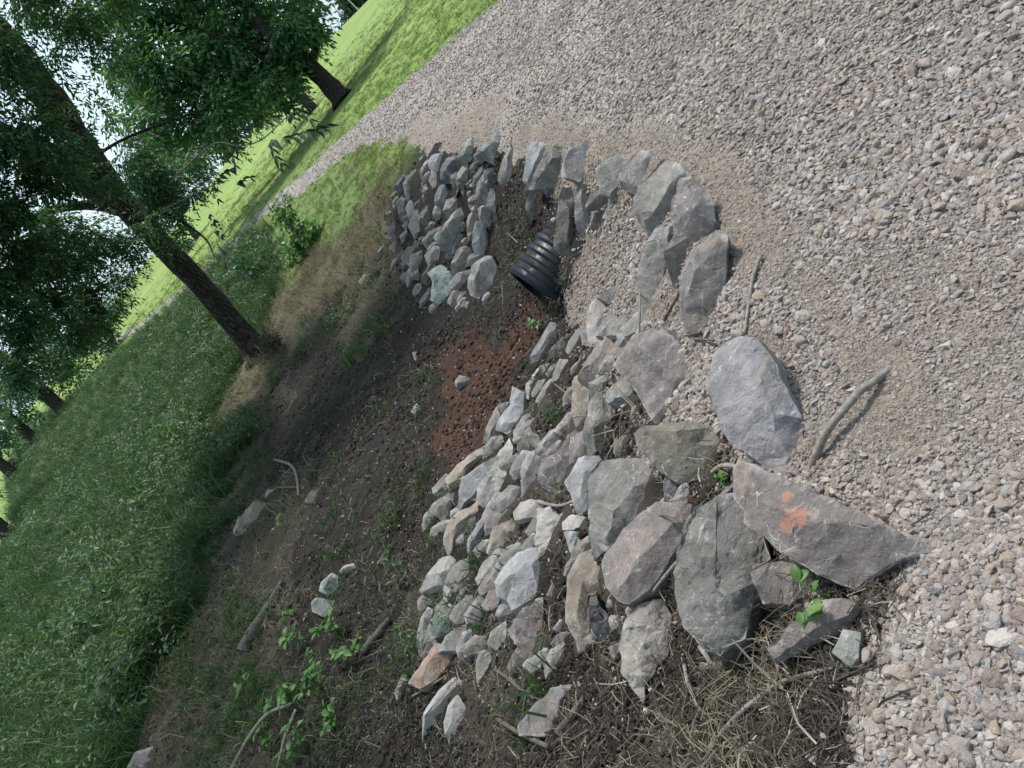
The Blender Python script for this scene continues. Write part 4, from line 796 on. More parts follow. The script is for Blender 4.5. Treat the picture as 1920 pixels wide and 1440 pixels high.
def place(name, coll, npr, N, wfun, s0, r0, r1, grow=.0, a0=-66, a1=52, clear=None):
    x, y, r = samples(int(N*1.22), a0, a1, r0, r1); ok, ix, iy = inview(x, y, 480); ok &= ~under(ix, iy); x, y, r = x[ok], y[ok], r[ok]; cv = cover(x, y); k = rng.random(len(x)) < wfun(cv, x, y, r); x, y, r = x[k], y[k], r[k]
    s = s0*np.exp(rng.normal(0, .28, len(x)))*(1+grow*r); rot = np.stack([rng.normal(0, .15, len(x)), rng.normal(0, .15, len(x)), rng.uniform(0, 6.28, len(x))], -1)
    return scatter(name, coll, npr, np.stack([x, y, hz(x, y)-.005], -1), rot, s[:, None]*rng.uniform(.85, 1.15, (len(x), 3)))
place('tall_grass', ct, 9, 80000, lambda c, x, y, r: np.clip(c['tall']*1.25-.12, 0, 1)*smooth(95, 70, r)*(.55+.45*smooth(.25, .6, vnoise(x, y, 1.1, 41))), 1.0, 3.0, 95, .004)
place('sparse_grass', csp, 5, 30000, lambda c, x, y, r: np.clip(c['sparse']*.8+c['soil']*.05+c['tall']*.2+c['litter']*.02, 0, 1)*smooth(.42, .65, vnoise(x, y, 1.6, 42))*smooth(1.6, 3.6, r), .9, 1.2, 14, .03)
place('roadside_grass', cs_, 5, 50000, lambda c, x, y, r: np.clip(c['short']*1.2-.05, 0, 1), .75, 5, 24, .0)
place('field_edge_grass', cs_, 5, 60000, lambda c, x, y, r: c['field']*.6*smooth(75, 45, r)*(1-c['road']), .65, 9, 75, .022)
place('dry_straw', cw, 5, 30000, lambda c, x, y, r: np.clip(c['straw']*.7+c['sparse']*.06+c['short']*.05+c['litter']*.03, 0, 1), .9, 1.2, 16, .05)
place('plant_litter', cl, 6, 70000, lambda c, x, y, r: np.clip(c['litter']*.09+c['soil']*np.where(r > 3, .45, .2)+c['sparse']*.4, 0, 1)*(.4+.6*smooth(.35, .6, vnoise(x, y, 2.4, 44))), .8, .9, 13, .06)

ctw = protos('twig_litter', [straws(150+i, 5, .13, .0024) for i in range(6)], M_LITTER)
place('fallen_twigs', ctw, 6, 26000, lambda c, x, y, r: np.clip(c['litter']*.2+c['soil']*.09+c['sparse']*.10+c['straw']*.1, 0, 1)*smooth(.3, .6, vnoise(x, y, 3.1, 51)), .62, .9, 13, .05)
place('standing_straw', protos('straw_tuft', [tuft(170+i, 22, .13, .0022, 1.1, .9, .06) for i in range(5)], M_STRAW), 5, 40000, lambda c, x, y, r: np.clip(c['straw']*.8+c['short']*.06+c['sparse']*.06, 0, 1)*(.3+.7*smooth(.35, .6, vnoise(x, y, 2.0, 53))), .9, 3, 18, .03)

cm = protos('meadow_weed', [leafy(200+i, 26, .42, .10, .020) for i in range(4)]+[tuft(210+i, 14, .55, .0045, .5, .5, .05) for i in range(2)], M_MEADOW)
place('meadow_weeds', cm, 6, 34000, lambda c, x, y, r: np.clip(c['tall']*1.2-.15, 0, 1)*smooth(95, 60, r)*smooth(.46, .66, vnoise(x, y, .7, 71))*.8, .9, 3.0, 90, .004)
place('verge_greens', cm, 6, 9000, lambda c, x, y, r: np.clip(c['short']*.10+c['sparse']*.26+c['straw']*.30, 0, 1)*smooth(.5, .7, vnoise(x, y, 1.3, 72))*smooth(2.5, 4, r), .42, 2.5, 20, .02)

spread('fine_grit', cg, len(PEB), 260000, lambda c, x, y, r: c['sand']*(.25+.75*dirt_w(x, y))*.8, .0042, .35, .8, 9, .25)

# ------------------------------------------------------------------ trees
def at(px, py, depth): return CAM+ray(px, py)/F*depth
def sticktube(pts, rpx=None, rad=None, nseg=10, n=24, rough=.18, seed=0):
    p = np.array(pts, float); sp = spline(p, n); rr = np.interp(np.linspace(0, 1, n), np.linspace(0, 1, len(rad)), rad); return tube(sp, rr, nseg, True, rough, seed)
def leaves(clumps, leaf, rach, nl, wid, droop=.5, seed=0, flatten=.75, fill=.62):
    """clumps: (centre, radius, count). Compound leaves of nl leaflets; each leaflet two bent quads -> verts, tri-pairs"""
    R = np.random.default_rng(seed); C = []; 
    O = []; D = []
    for c, r, n in clumps:
        u = R.normal(size=(n, 3)); u /= np.linalg.norm(u, axis=1, keepdims=True); rad = r*R.random(n)**fill
        k = max(5, n//28); sub = R.normal(size=(k, 3)); sub /= np.linalg.norm(sub, axis=1, keepdims=True); sub *= (r*R.random(k)**.6)[:, None]       # sub-sprays give clumpy edges
        o = sub[R.integers(0, k, n)]+u*(r*.30*R.random(n)**.5)[:, None]; o[:, 2] *= flatten; O.append(np.array(c)+o); d = u*1.0+sub[0]*0; d[:, 2] -= droop; D.append(d)
    O = np.concatenate(O); D = np.concatenate(D); D /= np.linalg.norm(D, axis=1, keepdims=True); m = len(O)
    S_ = np.cross(D, R.normal(size=(m, 3))*.35+[0, 0, 1]); S_ /= np.linalg.norm(S_, axis=1, keepdims=True)+1e-9; Vs = []; 
    for i in range(nl):
        t = (i//2+.6)/(nl/2)*rach; sgn = 1 if i % 2 else -1
        if i == nl-1: d = D.copy()
        else: d = D*.55+S_*sgn*.8
        d = d+R.normal(0, .18, (m, 3)); d[:, 2] -= .35; d /= np.linalg.norm(d, axis=1, keepdims=True); b = O+D*t; l = leaf*R.uniform(.7, 1.2, (m, 1)); s = np.cross(d, R.normal(0, .6, (m, 3))+[0, 0, 1]); s /= np.linalg.norm(s, axis=1, keepdims=True)+1e-9; w = l*wid
        Vs.append(np.stack([b, b+d*l*.42+s*w, b+d*l, b+d*l*.42-s*w], 1))
    V = np.concatenate(Vs).reshape(-1, 3); f = np.arange(len(V)).reshape(-1, 4); return V, f
def tree(name, label, base_px, group, trunk, crown_clumps, leafp, mat=None, extra=[], bark=None, seed=0):
    b = hit(*base_px); o = bpy.data.objects.new(name, None); o.location = b; COL.objects.link(o); tag(o, label, 'tree', group)
    parts = []
    for i, (pts, rad) in enumerate([trunk]+extra):
        v, q = sticktube(pts, rad=rad, seed=seed+i, n=30 if i == 0 else 16, nseg=14 if i == 0 else 8); parts.append((v-b, q))
    link('trunk', tubemesh('trunk', parts[:1]), o, bark or M_BARK)
    for p in parts[1:]: link('limb', tubemesh('limb', [p]), o, bark or M_BARK)
    if crown_clumps:
        V, f = leaves(crown_clumps, seed=seed, **leafp); me = npmesh('crown', V-b, f); link('crown', me, o, mat or M_LEAF)
    return o
def cl(lst, depth, n, jit=0.0, seed=0):        # clumps given as photo point, radius in photo pixels, own depth optional
    R = np.random.default_rng(seed); o = []
    for t in lst:
        d = (t[3] if len(t) > 3 else depth)*(1+R.uniform(-jit, jit)); o.append((at(t[0], t[1], d), t[2]*d/F, int(n*(t[2]/45.0)**2*(t[4] if len(t) > 4 else 1))))
    return o
dA = (hit(484, 662)-CAM)@FWD
# the big leaning tree by the ditch
mainT = [at(492, 682, dA), at(478, 655, dA), at(430, 597, dA*.985), at(370, 528, dA*.965), at(300, 455, dA*.94), at(225, 375, dA*.91), at(165, 300, dA*.88), at(105, 205, dA*.84), at(45, 120, dA*.8), at(-20, 40, dA*.76), at(-120, -70, dA*.7)]
k_ = dA/F
rad = [38*k_, 29*k_, 25*k_, 24*k_, 25*k_, 29*k_*.95, 34*k_*.9, 36*k_*.86, 34*k_*.82, 30*k_*.78, 26*k_*.7]
limb1 = ([at(235, 395, dA*.91), at(180, 385, dA*.905), at(125, 388, dA*.9), at(75, 402, dA*.89), at(30, 424, dA*.88), at(-40, 445, dA*.87)], [13*k_, 9*k_, 8*k_, 7*k_, 6*k_, 5*k_])
limb2 = ([at(205, 372, dA*.9), at(150, 330, dA*.88), at(100, 300, dA*.86), at(20, 262, dA*.84), at(-80, 220, dA*.8)], [22*k_, 22*k_, 24*k_, 22*k_, 18*k_])
limb3 = ([at(262, 375, dA*.9), at(300, 395, dA*.86), at(345, 418, dA*.84), at(385, 448, dA*.83), at(402, 480, dA*.82)], [3*k_, 2.2*k_, 1.9*k_, 1.5*k_, .8*k_])
limb4 = ([at(130, 335, dA*.75), at(170, 300, dA*.74), at(230, 262, dA*.73), at(310, 230, dA*.72), at(400, 200, dA*.71)], [3.5*k_*.8, 3*k_*.8, 2.6*k_*.8, 2*k_*.8, 1*k_*.8])
limb5 = ([at(190, 370, dA*.86), at(60, 300, dA*.8), at(30, 345, dA*.78), at(22, 400, dA*.77), at(5, 470, dA*.76)], [4*k_*.8, 3*k_*.8, 2.8*k_*.8, 2.5*k_*.8, 2*k_*.8])
A_cl = cl([(110, 45, 55, 10, .55), (60, 20, 50, 10, .6), (160, 85, 45, 10, .55), (200, 110, 35, 10.5, .5), (175, 175, 32, 10.5, .42), (150, 30, 45, 10.5), (20, 300, 50, 10), (70, 330, 48, 10), (20, 370, 55, 10), (70, 435, 45, 10.5, .7), (20, 455, 55, 10), (110, 345, 40, 10), (150, 440, 42, 11.5, .7),
  (200, 460, 45, 12), (240, 470, 42, 12.5), (170, 510, 50, 12), (110, 520, 50, 11), (60, 510, 50, 10.5), (20, 540, 60, 10), (90, 580, 55, 11), (150, 575, 50, 12), (210, 540, 42, 12.5, .8), (40, 620, 60, 10), (110, 635, 50, 11.5), (165, 625, 45, 12.5, .8), (20, 690, 50, 10), (75, 690, 45, 11.5), (185, 590, 36, 12.5, .7),
  (280, 330, 45, 12), (330, 320, 45, 12.5), (290, 380, 40, 12), (340, 365, 36, 12.5, .8), (325, 405, 30, 12.5, .8), (255, 290, 40, 12), (380, 330, 30, 12.5, .6), (60, 160, 30, 9.5, .3), (130, 190, 26, 10, .25), (90, 410, 40, 11), (130, 425, 34, 11), (60, 470, 40, 11), (130, 480, 40, 11.5), (300, 360, 40, 12.5), (320, 440, 26, 12.5, .7), (250, 320, 36, 12), (215, 215, 30, 11.5, .35), (110, 300, 30, 10.5), (150, 560, 40, 12), (60, 560, 40, 11),
  (-60, 100, 90, 9.5), (-70, 260, 90, 9.5), (-60, 420, 90, 9.5), (-70, 560, 90, 9.5), (-150, 0, 120, 9), (-180, 250, 130, 9), (-160, 480, 130, 9), (60, -80, 110, 9), (200, -70, 90, 10)], 12, 120, 0, 3)
_rr = np.random.default_rng(77)
for _i in range(400):                          # the crown reaches out over the ditch, above the view
    c_ = np.array([_rr.uniform(-11, -1.6), _rr.uniform(-2, 13), _rr.uniform(5.2, 11)])
    if len(A_cl) > 110: break
    d_ = c_-CAM; f_ = d_@FWD
    if f_ > 0 and (d_@UP)/f_ < .95 and abs((d_@RT)/f_) < 2.2: continue
    if c_[0] > -2 and c_[1] < 2: continue
    A_cl.append((c_, _rr.uniform(1.2, 1.9), 330))
rad = [q_*.82 for q_ in rad]
A_cl += cl([(60, 230, 50, 9, .7), (120, 285, 45, 9.3, .7), (30, 165, 42, 9, .6), (195, 345, 36, 10, .6), (90, 120, 36, 9.2, .5), (10, 80, 50, 8.8, .6), (240, 300, 34, 10.5, .6), (270, 420, 26, 11, .5), (160, 240, 22, 9.5, .4), (10, 240, 50, 9, .8)], 9, 120, 0, 31)
treeA = tree('pecan_tree', 'big dark leaning tree with rough bark standing at the ditch edge', (484, 664), None, (mainT, rad), A_cl, dict(leaf=.088, rach=.27, nl=9, wid=.17, droop=.6), seed=5, extra=[limb1, limb2, limb3, limb4, limb5])
# hanging spray of big leaflets: every leaflet its own piece
def spray(tips, parent, depth, stem, rach_r=.0035):
    b = np.array(parent.location); v, q = sticktube([at(x, y, depth) for x, y in stem], rad=[.010, .007, .004], n=20, nseg=6); v = v-b
    br = link('leaf_spray', tubemesh('leaf_spray', [(v, q)]), parent, M_TWIG)
    base_me = None
    for (x0, y0, x1, y1, w) in tips:
        a = at(x0, y0, depth+random.uniform(-.12, .12)); t = at(x1, y1, depth+random.uniform(-.25, .1)); d = t-a; L = np.linalg.norm(d); s = np.cross(d/L, -FWD+np.array([random.uniform(-.6, .6) for _ in range(3)])); s /= np.linalg.norm(s); nn = np.cross(s, d/L)
        V = [a, a+d*.22+s*w*L*.8, a+d*.5+s*w*L+nn*L*.06, a+d*.8+s*w*L*.45, t-nn*L*.05, a+d*.8-s*w*L*.45, a+d*.5-s*w*L+nn*L*.06, a+d*.22-s*w*L*.8, a+d*.5-nn*.03*L]
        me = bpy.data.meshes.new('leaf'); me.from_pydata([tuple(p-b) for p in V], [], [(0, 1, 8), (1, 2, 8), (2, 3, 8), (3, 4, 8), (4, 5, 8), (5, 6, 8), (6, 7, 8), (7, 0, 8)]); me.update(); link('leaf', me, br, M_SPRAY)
tp = []
def rachis(pts, L, n, w=.10, side=1.0, down=(.62, .6)):
    sp = spline(np.array(pts, float), n); T = np.gradient(sp, axis=0); T /= np.linalg.norm(T, axis=1, keepdims=True)
    for i in range(n):
        for sg in (-1, 1):
            nv = np.array([-T[i][1], T[i][0]])*sg; d = T[i]*.45+nv*.45*side+np.array(down)*.75; d /= np.linalg.norm(d); l = L*random.uniform(.75, 1.15); tp.append((sp[i][0], sp[i][1], sp[i][0]+d[0]*l, sp[i][1]+d[1]*l, w))
rachis([(545, 218), (565, 210), (600, 240)], 26, 5); rachis([(530, 258), (565, 248), (605, 238)], 28, 6); rachis([(508, 262), (512, 285), (525, 305)], 26, 4); rachis([(435, 268), (440, 250), (478, 230), (510, 220)], 24, 5); rachis([(430, 270), (437, 290), (440, 308)], 22, 3)
spray(tp, treeA, 7.5, [(330, 330), (400, 270), (447, 274), (490, 262), (535, 222), (560, 205)])
tp = []; rachis([(405, 338), (415, 325), (430, 318)], 16, 4); rachis([(445, 343), (455, 335), (468, 332)], 15, 3); rachis([(395, 420), (405, 432), (415, 440)], 13, 3); rachis([(392, 402), (400, 412), (410, 420)], 12, 3); rachis([(402, 352), (410, 362), (408, 372)], 14, 2)
spray(tp, treeA, 9.0, [(300, 395), (350, 372), (405, 345), (430, 338)])
# mid-distance pair beyond the road
dB = (hit(642, 190)-CAM)@FWD; kb = dB/F
tB = [at(648, 192, dB), at(636, 180, dB), at(608, 150, dB), at(576, 119, dB), at(548, 98, dB), at(518, 78, dB*.98), at(470, 30, dB*.97), at(420, -20, dB*.96)]
B_cl = cl([(560, 25, 50), (500, 20, 50), (440, 25, 52), (380, 40, 52), (320, 50, 52), (260, 40, 50), (200, 30, 45), (575, 70, 36, 29, .6), (545, 65, 45), (490, 75, 50), (430, 85, 50), (370, 100, 52), (310, 110, 52), (250, 100, 50), (505, 130, 45), (455, 140, 48), (400, 155, 50), (340, 165, 50), (285, 165, 46), (235, 160, 42), (470, 185, 40), (420, 205, 45), (370, 215, 45), (310, 225, 45), (265, 225, 38), (520, 165, 40), (535, 130, 36), (430, 245, 36, 30, .7), (385, 265, 36, 30, .6), (330, 275, 40, 30, .8), (300, 270, 36), (220, 210, 30, 30, .6), (585, 40, 26), (592, 100, 14, 30, .6), (460, 225, 34, 30, .9), (400, 240, 40, 30), (350, 250, 36, 30), (490, 205, 30, 30, .8), (300, 300, 40, 30), (360, 300, 36, 30, .8), (270, 190, 40, 30), (230, 130, 40, 30),
  (560, -60, 90), (440, -70, 95), (320, -70, 95), (200, -60, 85)], dB, 190, .06, 8)
treeB = tree('pecan_tree', 'dark forked tree beyond the road with the widest crown, nearer of the pair', (645, 189), 'trees beyond the road', (tB, [30*kb, 20*kb, 17*kb, 17*kb, 19*kb, 15*kb, 11*kb, 7*kb]), B_cl, dict(leaf=.24, rach=.55, nl=5, wid=.2, droop=.45), seed=21, mat=M_LEAFLIT,
  extra=[([at(580, 118, dB), at(594, 85, dB), at(588, 60, dB*.99), at(592, 35, dB*.98), at(602, 5, dB*.97)], [9*kb, 6*kb, 5*kb, 4*kb, 3*kb]), ([at(545, 95, dB), at(510, 95, dB*.98), at(450, 80, dB*.97), at(380, 60, dB*.95)], [10*kb, 8*kb, 6*kb, 3*kb])])
dC = (hit(590, 207)-CAM)@FWD; kc = dC/F
tree('pecan_tree', 'second dark tree of the pair beyond the road, slimmer trunk half hidden', (590, 207), 'trees beyond the road', ([at(593, 209, dC), at(585, 202, dC), at(560, 174, dC), at(530, 142, dC), at(480, 95, dC), at(430, 40, dC)], [13*kc, 10*kc, 9*kc, 8.5*kc, 7*kc, 5*kc]),
  cl([(505, 175, 30), (470, 190, 34), (500, 150, 30), (440, 160, 45), (430, 110, 50), (380, 60, 55), (330, 20, 60), (560, 178, 12, dC, .5)], dC, 200, .05, 9), dict(leaf=.34, rach=.7, nl=5, wid=.22, droop=.45), seed=33)
dD = (hit(372, 445)-CAM)@FWD; kd = dD/F
tree('pecan_tree', 'small trunk with flared foot on the bright field beyond the road bend', (370, 446), 'trees beyond the road', ([at(374, 447, dD), at(364, 440, dD), at(352, 425, dD), at(335, 405, dD), at(310, 375, dD)], [9*kd, 5.5*kd, 4.5*kd, 4.5*kd, 3.5*kd]),
  cl([(338, 432, 18), (355, 455, 14), (330, 455, 20), (345, 470, 16), (310, 400, 34), (285, 365, 36), (330, 370, 26), (300, 440, 26), (262, 420, 36), (240, 390, 40)], dD, 190, .05, 10), dict(leaf=.3, rach=.6, nl=5, wid=.22, droop=.45), seed=44)
# trunks along the left meadow
left = [((122, 772), [(126, 776), (118, 768), (92, 745), (55, 712), (15, 680), (-40, 640)], [17, 13, 12, 12, 12, 10], [(150, 620, 34), (175, 605, 30), (200, 650, 26), (130, 660, 36), (95, 665, 36), (150, 690, 28, None, .7), (60, 650, 40), (125, 712, 26, None, .8), (35, 690, 36), (60, 735, 26, None, .8), (20, 735, 32), (200, 600, 30), (170, 640, 30), (110, 690, 30), (85, 720, 28), (215, 575, 26), (190, 690, 18, None, .7), (150, 720, 18, None, .6)], 'tree with thick dark trunk at far end of the meadow, rightmost of the left row'),
 ((66, 824), [(70, 828), (62, 820), (42, 803), (10, 775), (-40, 735)], [12, 9, 9, 9, 8], [(30, 770, 28), (70, 790, 20, None, .7), (20, 830, 22, None, .6), (50, 840, 16, None, .6), (0, 740, 40), (95, 770, 18, None, .6), (30, 800, 30)], 'tree with a thinner trunk second in the row on left meadow'),
 ((30, 893), [(34, 896), (26, 889), (8, 875), (-30, 850)], [16, 11, 10, 9], [(0, 830, 30, None, .6), (-20, 800, 50), (25, 860, 20, None, .6)], 'tree whose trunk foot is third in the row on left meadow'),
 ((18, 1003), [(22, 1006), (12, 998), (-10, 982), (-50, 955)], [20, 15, 14, 13], [(-60, 900, 60), (-90, 800, 80)], 'nearest tree of the left meadow row, only its trunk foot in view')]
for i, (bp, tr, rd_, cr_, lab) in enumerate(left):
    d = (hit(*bp)-CAM)@FWD; kk = d/F
    tree('pecan_tree', lab, bp, 'trees along the left meadow', ([at(x, y, d) for x, y in tr], [q*kk for q in rd_]), cl([(t[0], t[1], t[2], d, t[4] if len(t) > 4 else 1) for t in cr_], d, 190, .04, 60+i), dict(leaf=.0062*d, rach=.013*d, nl=5, wid=.22, droop=.45), seed=70+i)
# far trees on the field's horizon
far = [((672, 42), [(640, 5, 26), (662, 0, 26), (650, 30, 18), (675, -20, 34), (630, -25, 30), (668, 25, 16)], 'far round tree on the horizon right of the dark forked tree'),
 ((640, 82), [(618, 76, 13), (628, 72, 12), (610, 88, 10), (622, 88, 10)], 'small far bush on the horizon just right of forked tree'),
 ((572, 142), [(556, 128, 15), (545, 140, 16), (560, 145, 11), (535, 125, 18)], 'far tree on the horizon seen between the two trunks'),
 ((440, 296), [(424, 285, 13), (432, 278, 12), (418, 296, 11)], 'far tree on the horizon behind the hanging leaves'),
 ((354, 404), [(340, 392, 12), (330, 400, 12), (345, 385, 9)], 'far tree on the horizon left of the hanging leaves')]
for i, (bp, cr_, lab) in enumerate(far):
    b = np.array(bp, float); d = 150.0; 
    g = at(bp[0], bp[1], d); gz0 = float(height0(g[0], g[1])); g[2] = gz0
    o = bpy.data.objects.new('far_tree', None); o.location = g; COL.objects.link(o); tag(o, lab, 'tree', 'far trees on the horizon')
    c0 = np.mean([at(t[0], t[1], d) for t in cr_], 0); v, q = tube(spline(np.array([g, (g+c0)/2+[.1, 0, .3], c0]), 8), np.linspace(.35, .2, 8), 6); link('trunk', tubemesh('trunk', [(v-g, q)]), o, M_BARK)
    V, f = leaves(cl(cr_, d, 420, 0, 90+i), .8, 1.2, 5, .28, .3, seed=90+i); link('crown', npmesh('crown', V-g, f), o, M_LEAFFAR)
pp = at(676, 22, 120); pb = np.array([pp[0], pp[1], float(height0(pp[0], pp[1]))]); v, q = tube(np.array([pb-pb, [0, 0, 2.5], [0, 0, 5.2]]), [.09, .08, .07], 8); o = link('utility_post', tubemesh('utility_post', [(v, q)]), None, M_POST); o.location = pb; tag(o, 'thin pale post before the far round tree', 'post')

# ------------------------------------------------------------------ shrubs, weeds
def leafmesh(seed, L, w, lobes=False):
    R = random.Random(seed); V = []; Fq = []; n = 7; c = []
    for i in range(n):
        t = i/(n-1); ww = w*math.sin(math.pi*min(1, t*.93+.05))**.8*(1 if not lobes else (1.25 if i % 2 else .7)); z = .10*L*math.sin(t*2.2)-.12*L*t*t
        V += [(t*L, ww, z+.25*ww), (t*L, 0, z), (t*L, -ww, z+.25*ww)]
    for i in range(n-1):
        a = 3*i; Fq += [(a, a+1, a+4, a+3), (a+1, a+2, a+5, a+4)]
    me = bpy.data.meshes.new('leaf'); me.from_pydata(V, [], Fq); me.polygons.foreach_set('use_smooth', np.ones(len(Fq), bool)); me.update(); me.materials.append(M_WEED); return me
LM = [leafmesh(1, 1, .24), leafmesh(2, 1, .30), leafmesh(3, 1, .2), leafmesh(4, 1, .34, True)]
def plant(name, cat, label, group, px, py, h, nstem, nleaf, L, lean=.5, seed=0, kinds=(0, 1, 2), upr=.35):
    R = random.Random(seed); b = hit(px, py); b[2] = float(hz(b[0], b[1])); o = bpy.data.objects.new(name, None); o.location = b; COL.objects.link(o); tag(o, label, cat, group)
    for s in range(nstem):
        a = R.uniform(0, 6.28); e = np.array([math.cos(a)*lean*h*R.uniform(.3, 1), math.sin(a)*lean*h*R.uniform(.3, 1), h*R.uniform(.6, 1)]); m = e*.5+np.array([0, 0, h*.12]); o0 = np.array([R.uniform(-.03, .03), R.uniform(-.03, .03), -.02]); sp = spline(np.array([o0, m, e]), 10)
        v, q = tube(sp, np.linspace(.0035, .0018, 10)*(1+h), 5); st = link('stem', tubemesh('stem', [(v, q)]), o, M_WEED)
        for i in range(nleaf):
            t = R.uniform(.3, 1); p = sp[min(9, int(t*9.99))]; lf = bpy.data.objects.new('leaf', R.choice([LM[k] for k in kinds])); COL.objects.link(lf); lf.parent = st; lf.location = p; l = L*R.uniform(.6, 1.15); lf.scale = (l, l, l); lf.rotation_euler = (R.uniform(-.5, .5), R.uniform(-.6, .35)*upr*2, R.uniform(0, 6.28))
    return o
gw = 'leafy weeds in the ditch'
W_ = [(575, 1205, .22, 3, 7, .085, 'bright weed between the log and the green grey stone in the ditch'), (560, 1155, .2, 3, 6, .07, 'weed left of the white crusted stone in the ditch'), (640, 1190, .24, 3, 7, .09, 'weed with long leaves near the bark strip in the ditch'), (610, 1290, .26, 4, 8, .085, 'bushy weed in the middle of the lower ditch'), (560, 1330, .26, 4, 8, .09, 'tall weed with bent stalks in lower ditch'), (520, 1400, .22, 3, 7, .08, 'dark weed at the lower edge of the photo in the ditch'),
 (490, 1300, .2, 2, 6, .085, 'pale leaved weed left in the lower ditch'), (640, 1360, .22, 3, 7, .08, 'weed beside black soil at lower right of the weeds'), (580, 1400, .22, 3, 7, .08, 'weed behind the bent stalks at the photo edge'), (540, 990, .14, 2, 4, .075, 'lone seedling right of the tan gravelly slab'), (505, 1040, .13, 2, 4, .06, 'small seedling below the tan gravelly slab'), (440, 1085, .14, 2, 5, .06, 'seedling at the meadow edge left of the log'), (380, 1290, .14, 2, 5, .06, 'seedling on the bare bank far left of the weeds'), (690, 1215, .18, 2, 6, .085, 'weed right of the bark strip in black soil'),
 (660, 1250, .2, 3, 7, .08, 'weed half over the pale roots in the ditch'), (530, 1100, .10, 1, 3, .06, 'single pale seedling above the log tip')]
for i, (x, y, h, ns, nlf, L, lab) in enumerate(W_): plant('weed', 'weed', lab, gw, x, y, h, ns, nlf, L, .6, 300+i, (0, 2, 1))
plant('weed', 'weed', 'green seedling growing over the long brown stone by the gravel', None, 1590, 1145, .10, 3, 4, .042, 1.6, 401, (1, 1, 3)); plant('weed', 'weed', 'tiny green sprout between oval slate slab and painted boulder', None, 1362, 902, .06, 2, 3, .03, .8, 402, (1,)); plant('weed', 'weed', 'small green sprout below the pipe mouth', None, 1012, 620, .12, 2, 4, .06, .6, 403, (1, 0)); plant('weed', 'weed', 'single dark green leaf plant by the small bluish stone', None, 1092, 1036, .05, 1, 3, .055, 1.2, 404, (1,)); plant('weed', 'weed', 'low green sprout under the dark thin slate', None, 1000, 728, .06, 2, 3, .035, .6, 405, (1, 0))
def shrub(label, px, py, cls, leafp, n, mat, seed):
    b = hit(px, py); o = bpy.data.objects.new('shrub', None); o.location = b; COL.objects.link(o); tag(o, label, 'shrub'); d = (b-CAM)@FWD
    C_ = cl([(t[0], t[1], t[2], d) for t in cls], d, n, .03, seed)
    for i, (c, r, m) in enumerate(C_):
        v, q = tube(spline(np.array([b, (b+c)/2+[0, 0, .05], c]), 8), np.linspace(.012, .005, 8), 5); link('stem', tubemesh('stem', [(v-b, q)]), o, M_TWIG)
    V, f = leaves(C_, seed=seed, **leafp); link('foliage', npmesh('foliage', V-b, f), o, mat)
shrub('bright broad leaved bush at the grass edge between road and leaning tree', 585, 478, [(530, 415, 26), (555, 430, 28), (580, 440, 24), (520, 395, 20), (560, 455, 26), (545, 470, 24)], dict(leaf=.10, rach=.10, nl=5, wid=.30, droop=.2), 170, M_WEED, 501)
shrub('dark fine leaved bush just right of the leaning trunk', 500, 535, [(450, 470, 26), (470, 490, 28), (440, 500, 24), (480, 515, 26), (500, 480, 22)], dict(leaf=.12, rach=.22, nl=9, wid=.18, droop=.3), 80, M_LEAF, 502)
shrub('tiny dark herb standing against the pale road', 540, 392, [(528, 366, 9), (520, 375, 8), (535, 372, 8)], dict(leaf=.12, rach=.12, nl=5, wid=.12, droop=.0), 260, M_LEAF, 503)
shrub('low dark brush around the foot of the leaning tree', 505, 672, [(500, 630, 24), (515, 650, 24), (490, 660, 24), (530, 640, 20), (470, 640, 16), (540, 670, 18)], dict(leaf=.07, rach=.12, nl=7, wid=.16, droop=.1), 160, M_LEAFBROWN, 504)

# ------------------------------------------------------------------ sticks, roots, logs
def stick(name, cat, label, pts, rpx, mat, group=None, lift=None, n=22, seg=9, ground_=True):
    """pts: photo points (x, y[, height above ground])"""
    P = []; 
    for p in pts:
        h_ = p[2] if len(p) > 2 else .015
        g = hit(p[0], p[1]); v = (CAM-g)/np.linalg.norm(CAM-g)
        t = h_/max(v[2], .2); P.append(g+v*t)
    P = np.array(P); d = ((P[0]-CAM)@FWD); rr = np.array(rpx)*d/F; b = P.mean(0); sp = spline(P-b, n); ra = np.interp(np.linspace(0, 1, n), np.linspace(0, 1, len(rr)), rr); v, q = tube(sp, ra, seg, True, .22, len(label)); o = link(name, tubemesh(name, [(v, q)]), None, mat); o.location = b; tag(o, label, cat, group); return o
sb = hit(1522, 886)
sp_ = [sb, sb+np.array([.0, .0, 0])]
dS = (sb-CAM)@FWD
P = [at(1520, 890, dS+.03), at(1531, 850, dS-.01), at(1556, 800, dS-.04), at(1596, 752, dS-.06), at(1612, 733, dS-.055), at(1640, 714, dS-.05), at(1683, 680, dS-.02)]
b = np.mean(P, 0); v, q = tube(spline(np.array(P)-b, 26), np.interp(np.linspace(0, 1, 26), [0, .1, .5, 1], [11*dS/F, 8*dS/F, 7.5*dS/F, 6.8*dS/F]), 12, True, .12, 3); o = link('stick', tubemesh('stick', [(v, q)]), None, M_STICK); o.location = b; tag(o, 'thick bent grey stick poking up out of the gravel', 'stick')
gs = 'sticks and twigs around the stones'
stick('stick', 'stick', 'thin straight twig on gravel right of the leaf shaped slab', [(1427, 478), (1412, 520), (1404, 570), (1396, 625)], [4, 4, 3, 3], M_STICK, gs)
stick('twig', 'twig', 'thin dark twig above the big five sided slab', [(1240, 630), (1290, 634), (1338, 638)], [2.5, 2.5, 2], M_TWIG, gs)
stick('twig', 'twig', 'short twig between the two leaning slabs of the rim', [(1245, 600), (1262, 570), (1275, 545)], [4, 3, 3], M_TWIG, gs)
